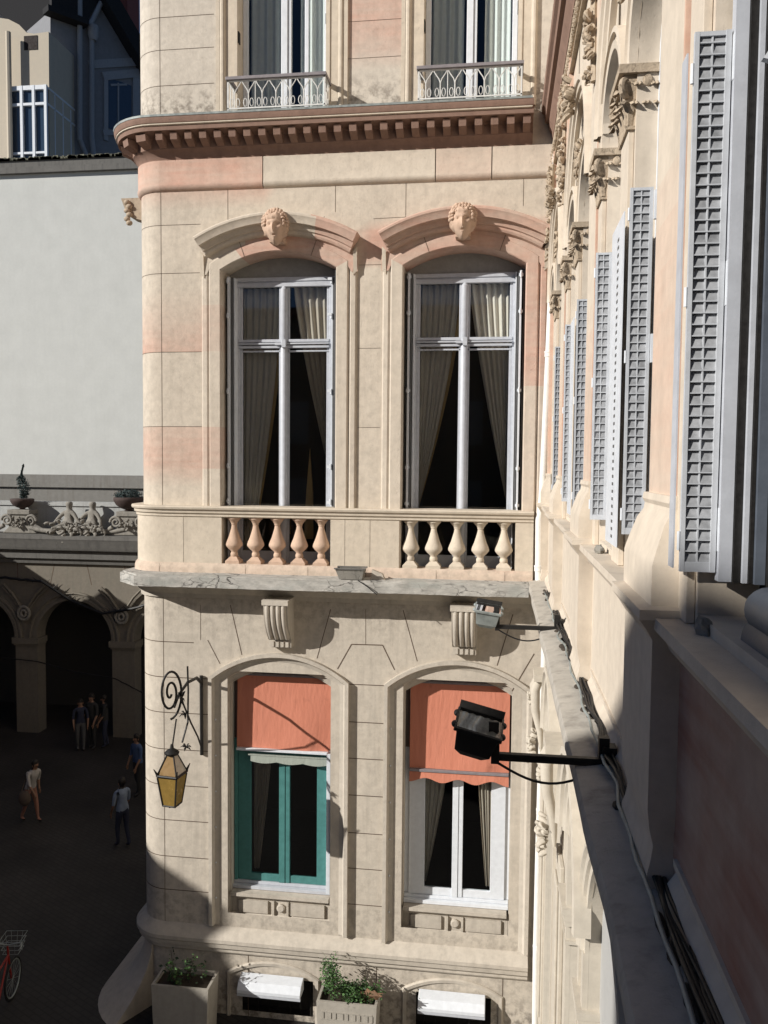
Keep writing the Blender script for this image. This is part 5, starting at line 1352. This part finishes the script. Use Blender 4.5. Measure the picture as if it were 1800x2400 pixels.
mb = MB(); strip((276, 195), (276, 308), .10, .10); strip((258, 200), (296, 199), .12, .1); mb.build('window_bar', 'darktrim', wo)
mb = MB()
for (p, q) in (((187, -10), (187, 330)), ((215, 85), (215, 330)), ((210, 60), (240, 0))): 
    a = onw(*p, .25); b = onw(*q, .25); mb.tube([a, b], .16, 10)
mb.tube([onw(187, 325, .25), onw(210, 385, .25)], .15, 8); mb.tube([onw(215, 325, .25), onw(222, 385, .25)], .18, 8)
mb.lathe([(.22, 0), (.34, .3), (.34, .9)], onw(218, 95, .3), 12)
mb.build('drainpipe', 'darktrim', fb, smooth=50)
mb = MB(); a = at(262, 60, 60); b = at(298, -60, 60); mb.box((a.x, 60, a.z - 12), (b.x, 62, b.z)); mb.build('chimney', 'brick', fb)
mb = MB(); a = at(180, 50, 57); mb.box((a.x, 57, a.z - 0.6), (a.x + .35, 57.3, a.z + .8)); mb.build('vent_pipe', 'white', fb)
mb = MB(); p0, p1 = ap(19, 75, 47.5), ap(24, 305, 47.5); mb.tube([Vector((p0.x, 47.5, p0.z)), Vector((p0.x, 47.5, p1.z - 2))], .16, 8); tag(mb.build('pole', 'beige'), 'upright beige post left of the glazed porch', 'post')

# ================================================================== setting: ground and unseen buildings added and shaped to cast the shade
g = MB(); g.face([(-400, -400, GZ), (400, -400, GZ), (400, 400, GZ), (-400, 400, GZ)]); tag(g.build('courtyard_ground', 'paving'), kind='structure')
def occ(name, y0, y1, prof, label, x=-20.0):  # unseen sun blocker, its profile shaped for the shade edge, dressed as a building
    t = thing(name, (x, (y0 + y1) / 2, GZ), label, 'building'); mb = MB()
    mb.prism([(x, y, z) for y, z in prof], (-9, -6, 0)); mb.build('wall', 'occ', t); 
    wn = MB(); y = y0 + 1
    while y < y1 - 1.5:
        for z in (-8.2, -4.8): wn.box((x + .02, y, z), (x + .06, y + .9, z + 1.9))
        y += 2.6
    wn.build('shutters', 'greypaint', t)
occ('yard_occluder', 1.0, 32.0, [(1.0, GZ), (1.0, .45), (2.55, .75), (2.55, 1.7), (14, 1.7), (14.2, -.15), (21.3, -.15), (21.8, -1.1), (24, -1.0), (32.0, -1.0), (32.0, GZ)], 'unseen low building added across the courtyard, its roof line shaped to shade the yard')  # added; roof steps set where shade ends on corner and arcade
occ('ledge_occluder', -34, -8.75, [(-34, GZ), (-34, 11.68), (-10.6, 11.68), (-10.3, 11.48), (-9.9, 11.42), (-8.4, 10.4), (-8.2, 10.2), (-8.2, 9.3), (-8.75, 9.0), (-8.75, GZ)], 'unseen tall building added across the courtyard behind the viewer, shaped to shade the ledge')  # added; roof slope and overhang place the shade on ledge and floodlight

# ================================================================== people
def person(x, y, face, label, top, legs, H=1.7, stride=.16, bend=.1, arm=(.15, .0), hair='hair', bag=None):
    """face: heading angle; pose given by stride, forward bend and arm swing"""
    s = H / 1.75; t = thing('person', (x, y, GZ), label, 'person', 'people in the courtyard')
    ca, sa = math.cos(face), math.sin(face)
    def W(fw, sd, z): return (x + ca * fw * s - sa * sd * s, y + sa * fw * s + ca * sd * s, GZ + z * s)
    b = bend
    J = [(0, 0, .98, .125), (b * .4, 0, 1.15, .115), (b * .8, 0, 1.34, .135), (b, 0, 1.46, .085), (b * 1.15, 0, 1.53, .052), (b * 1.35, 0, 1.62, .085), (b * 1.35, 0, 1.70, .075)]
    ed = [(0, 1), (1, 2), (2, 3), (3, 4), (4, 5), (5, 6)]
    def add(par, chain):
        p = par
        for c in chain: J.append(c); ed.append((p, len(J) - 1)); p = len(J) - 1
        return p
    hd = []
    for k, sg in enumerate((-1, 1)):
        st = stride * sg
        add(0, [(.0, sg * .09, .92, .10), (st * .5 + .03, sg * .095, .50, .062), (st * 1.1 - .04, sg * .09, .10, .042), (st * 1.1 + .10, sg * .09, .045, .038)])
        sw = arm[k]; h_ = add(3, [(b * .95, sg * .19, 1.40, .058), (b + sw * .6 - .02, sg * .235, 1.14, .042), (b + sw + .08, sg * .22, .92, .028), (b + sw + .10, sg * .215, .85, .030)]); hd.append(J[h_])
    pts = [(*W(a, c, d), r * s) for a, c, d, r in J]
    def mf(c):
        z = (c.z - GZ) / s; d = (Vector((c.x, c.y)) - Vector((x, y))); sd = abs(-sa * d.x + ca * d.y) / s; fw = (ca * d.x + sa * d.y) / s
        if z > 1.50: return 3 if (z > 1.66 or fw < b * 1.35 - .01) else 2
        if sd > .17 and z < 1.12: return 2
        if z > .96: return 0
        if z < .08: return 3
        return 1
    skin_obj('body', pts, ed, [top, legs, 'skin', 'hair'], t, mf)
    fb_ = MB()
    for (a, c, d, r) in hd:          # fingers and thumb
        for i, L in enumerate((.065, .08, .085, .075)):
            o = -.024 + i * .016; fb_.tube([W(a + o, c, d + .01), W(a + o + .004, c * 1.0, d - .02 - L * .5), W(a + o + .012, c * .97, d - .02 - L)], [.0085, .008, .006], 6)
        fb_.tube([W(a + .03, c * .97, d + .02), W(a + .055, c * .94, d - .015), W(a + .06, c * .93, d - .045)], [.010, .009, .007], 6)
    fb_.build('fingers', 'skin', t, smooth=50)
    hr = MB(); hc = W(b * 1.35 - .012, 0, 1.665)
    hr.ball(hc, (.098 * s, .098 * s, .115 * s), seg=16, rings=12, fn=lambda p, d: p * (1 if (d.x * ca + d.y * sa) < .35 or d.z > .45 else .80)); hr.build('hair', hair, t, smooth=60)
    nose = MB(); nose.ball(W(b * 1.35 + .09, 0, 1.62), (.018, .018, .024), seg=8, rings=6)
    for sg in (-1, 1): nose.ball(W(b * 1.35 + .0, sg * .088, 1.62), (.015, .015, .03), seg=8, rings=6)
    nose.build('ears_and_nose', 'skin', t, smooth=60)
    if bag:
        bt = thing('handbag', W(b - .05, -.30, .80), bag, 'bag'); mb = MB()
        q = Vector(W(b - .02, -.30, .78)); mb.ball(q, (.16, .10, .20), seg=14, rings=10); mb.build('pouch', 'bagmat', bt, smooth=60)
        mb = MB(); mb.tube([q + Vector((-.1, 0, .12)), Vector(W(b * .9, -.20, 1.45)), q + Vector((.1, 0, .12))], .012, 6); mb.build('strap', 'bagmat', bt)
def gp(u, v):
    c = Vector(((u - 900) / f, (1200 - v) / f, -1)); r = Vector((c.dot(Xc), c.dot(Yc), c.dot(Zc))); return r * (GZ / r.z)
p = gp(72, 1925); person(p.x, p.y, math.radians(-20), 'person in white top and rose trousers walking near the left edge of the yard', 'cl_white', 'cl_pink', 1.62, .2, .16, (.2, -.15), bag='patterned shoulder bag carried by the walking person in white')
p = gp(288, 1985); person(p.x, p.y, math.radians(150), 'person in pale blue shirt and dark trousers seen from behind near the rounded corner', 'cl_blue', 'cl_navy', 1.68, .10, .02, (.12, .05))
p = at(324, 1860, 21.5); person(p.x, 21.5, math.radians(-120), 'person in blue shirt half hidden behind the rounded corner', 'cl_midblue', 'cl_dark', 1.72, .08, .04, (.05, .1))
for k, (u, tp_, lg_, h_, lab) in enumerate(((190, 'cl_navy', 'cl_grey', 1.66, 'person in navy top and pale skirt at the left of the shaded group'), (218, 'cl_dark', 'cl_dark', 1.80, 'tallest person of the shaded group under the arch, in dark clothes'), (248, 'cl_dark', 'cl_navy', 1.70, 'person at the right of the shaded group under the arch'))):
    q = at(u, 1800, 24.6 + .2 * k); person(q.x, 24.6 + .2 * k, math.radians((-60, -100, -150)[k]), lab, tp_, lg_, h_, .05, .03, (.1, .12))

# ================================================================== bicycle at the left edge
p = gp(8, 2385); bx, by = p.x - .05, p.y
t = thing('bicycle', (bx, by, GZ), 'red bicycle with wire basket cut off by the lower left edge', 'bicycle')
th = math.radians(100); cb_, sb_ = math.cos(th), math.sin(th)
def BW(a, s_, z): return Vector((bx + cb_ * a - sb_ * s_, by + sb_ * a + cb_ * s_, GZ + z))
for wxp in (-.52, .52):
    wo_ = MB(); wo_.tube([BW(wxp + .33 * math.cos(a), 0, .34 + .33 * math.sin(a)) for a in [i * PI / 16 for i in range(33)]], .02, 8); w_o = wo_.build('wheel', 'rubber', t, smooth=50)
    rm_ = MB(); rm_.tube([BW(wxp + .30 * math.cos(a), 0, .34 + .30 * math.sin(a)) for a in [i * PI / 16 for i in range(33)]], .012, 6)
    for i in range(14): a = i * PI / 7; rm_.tube([BW(wxp, 0, .34), BW(wxp + .3 * math.cos(a), 0, .34 + .3 * math.sin(a))], .002, 4)
    rm_.build('rim', 'zinc', w_o)
mb = MB()
hd_, ss, bb = BW(.34, 0, .88), BW(-.16, 0, .86), BW(-.08, 0, .30)
for a, b in ((hd_, bb), (ss, bb), (hd_ - Vector((0, 0, .02)), ss - Vector((0, 0, .05))), (ss, BW(-.52, .03, .34)), (bb, BW(-.52, .03, .34)), (hd_, BW(.52, .03, .34)), (BW(.32, 0, 1.02), hd_)): mb.tube([a, b], .018, 8)
mb.build('frame', 'red', t, smooth=50)
mb = MB(); mb.tube([BW(.16, .28, 1.06), BW(.3, .25, 1.10), BW(.33, 0, 1.04), BW(.3, -.25, 1.10), BW(.16, -.28, 1.06)], .012, 8); mb.build('handlebar', 'zinc', t)
mb = MB(); mb.ball(BW(-.18, 0, .98), (.08, .14, .04), seg=14, rings=8); mb.tube([BW(-.16, 0, .85), BW(-.18, 0, .97)], .014, 8); mb.build('saddle', 'rubber', t, smooth=50)
mb = MB()
for z in (.82, .9, .98, 1.06):
    k = .13 + (z - .82) * .2; q = [BW(.55 - k, -k, z), BW(.55 + k, -k, z), BW(.55 + k, k, z), BW(.55 - k, k, z)]
    for i in range(4): mb.tube([q[i], q[(i + 1) % 4]], .004, 5)
for i in range(12):
    a = i * PI / 6; mb.tube([BW(.55 + .15 * math.cos(a), .15 * math.sin(a), .82), BW(.55 + .2 * math.cos(a), .2 * math.sin(a), 1.06)], .003, 4)
mb.build('basket', 'zinc', t)

t = thing('sky_occluder', (-8, -16, GZ), 'unseen tall building added behind the viewer to cut the sky light', 'building')
mb = MB(); mb.box((-18.5, -16, GZ), (.7, -22, 7.5)); mb.build('wall', 'occ', t)  # unseen mass added behind the camera to darken shade and reflections
mb = MB()
for i in range(6):
    for z in (-7, -3, 1): mb.box((-17 + i * 3, -15.96, z), (-15.9 + i * 3, -15.9, z + 2.2))
mb.build('shutters', 'greypaint', t)
mb = MB(); mb.box((-18.7, -15.7, 7.5), (.9, -22.2, 8.0)); mb.build('cornice', 'brown', t)
mb = MB(); mb.box((WX, -22, GZ), (WX + 4, -4.01, 11)); tag(mb.build('sky_occluder_wing', 'render'), 'unseen plain wing added behind the viewer to cut the sky light', 'building')  # wing run on behind the camera, added to dim the shade
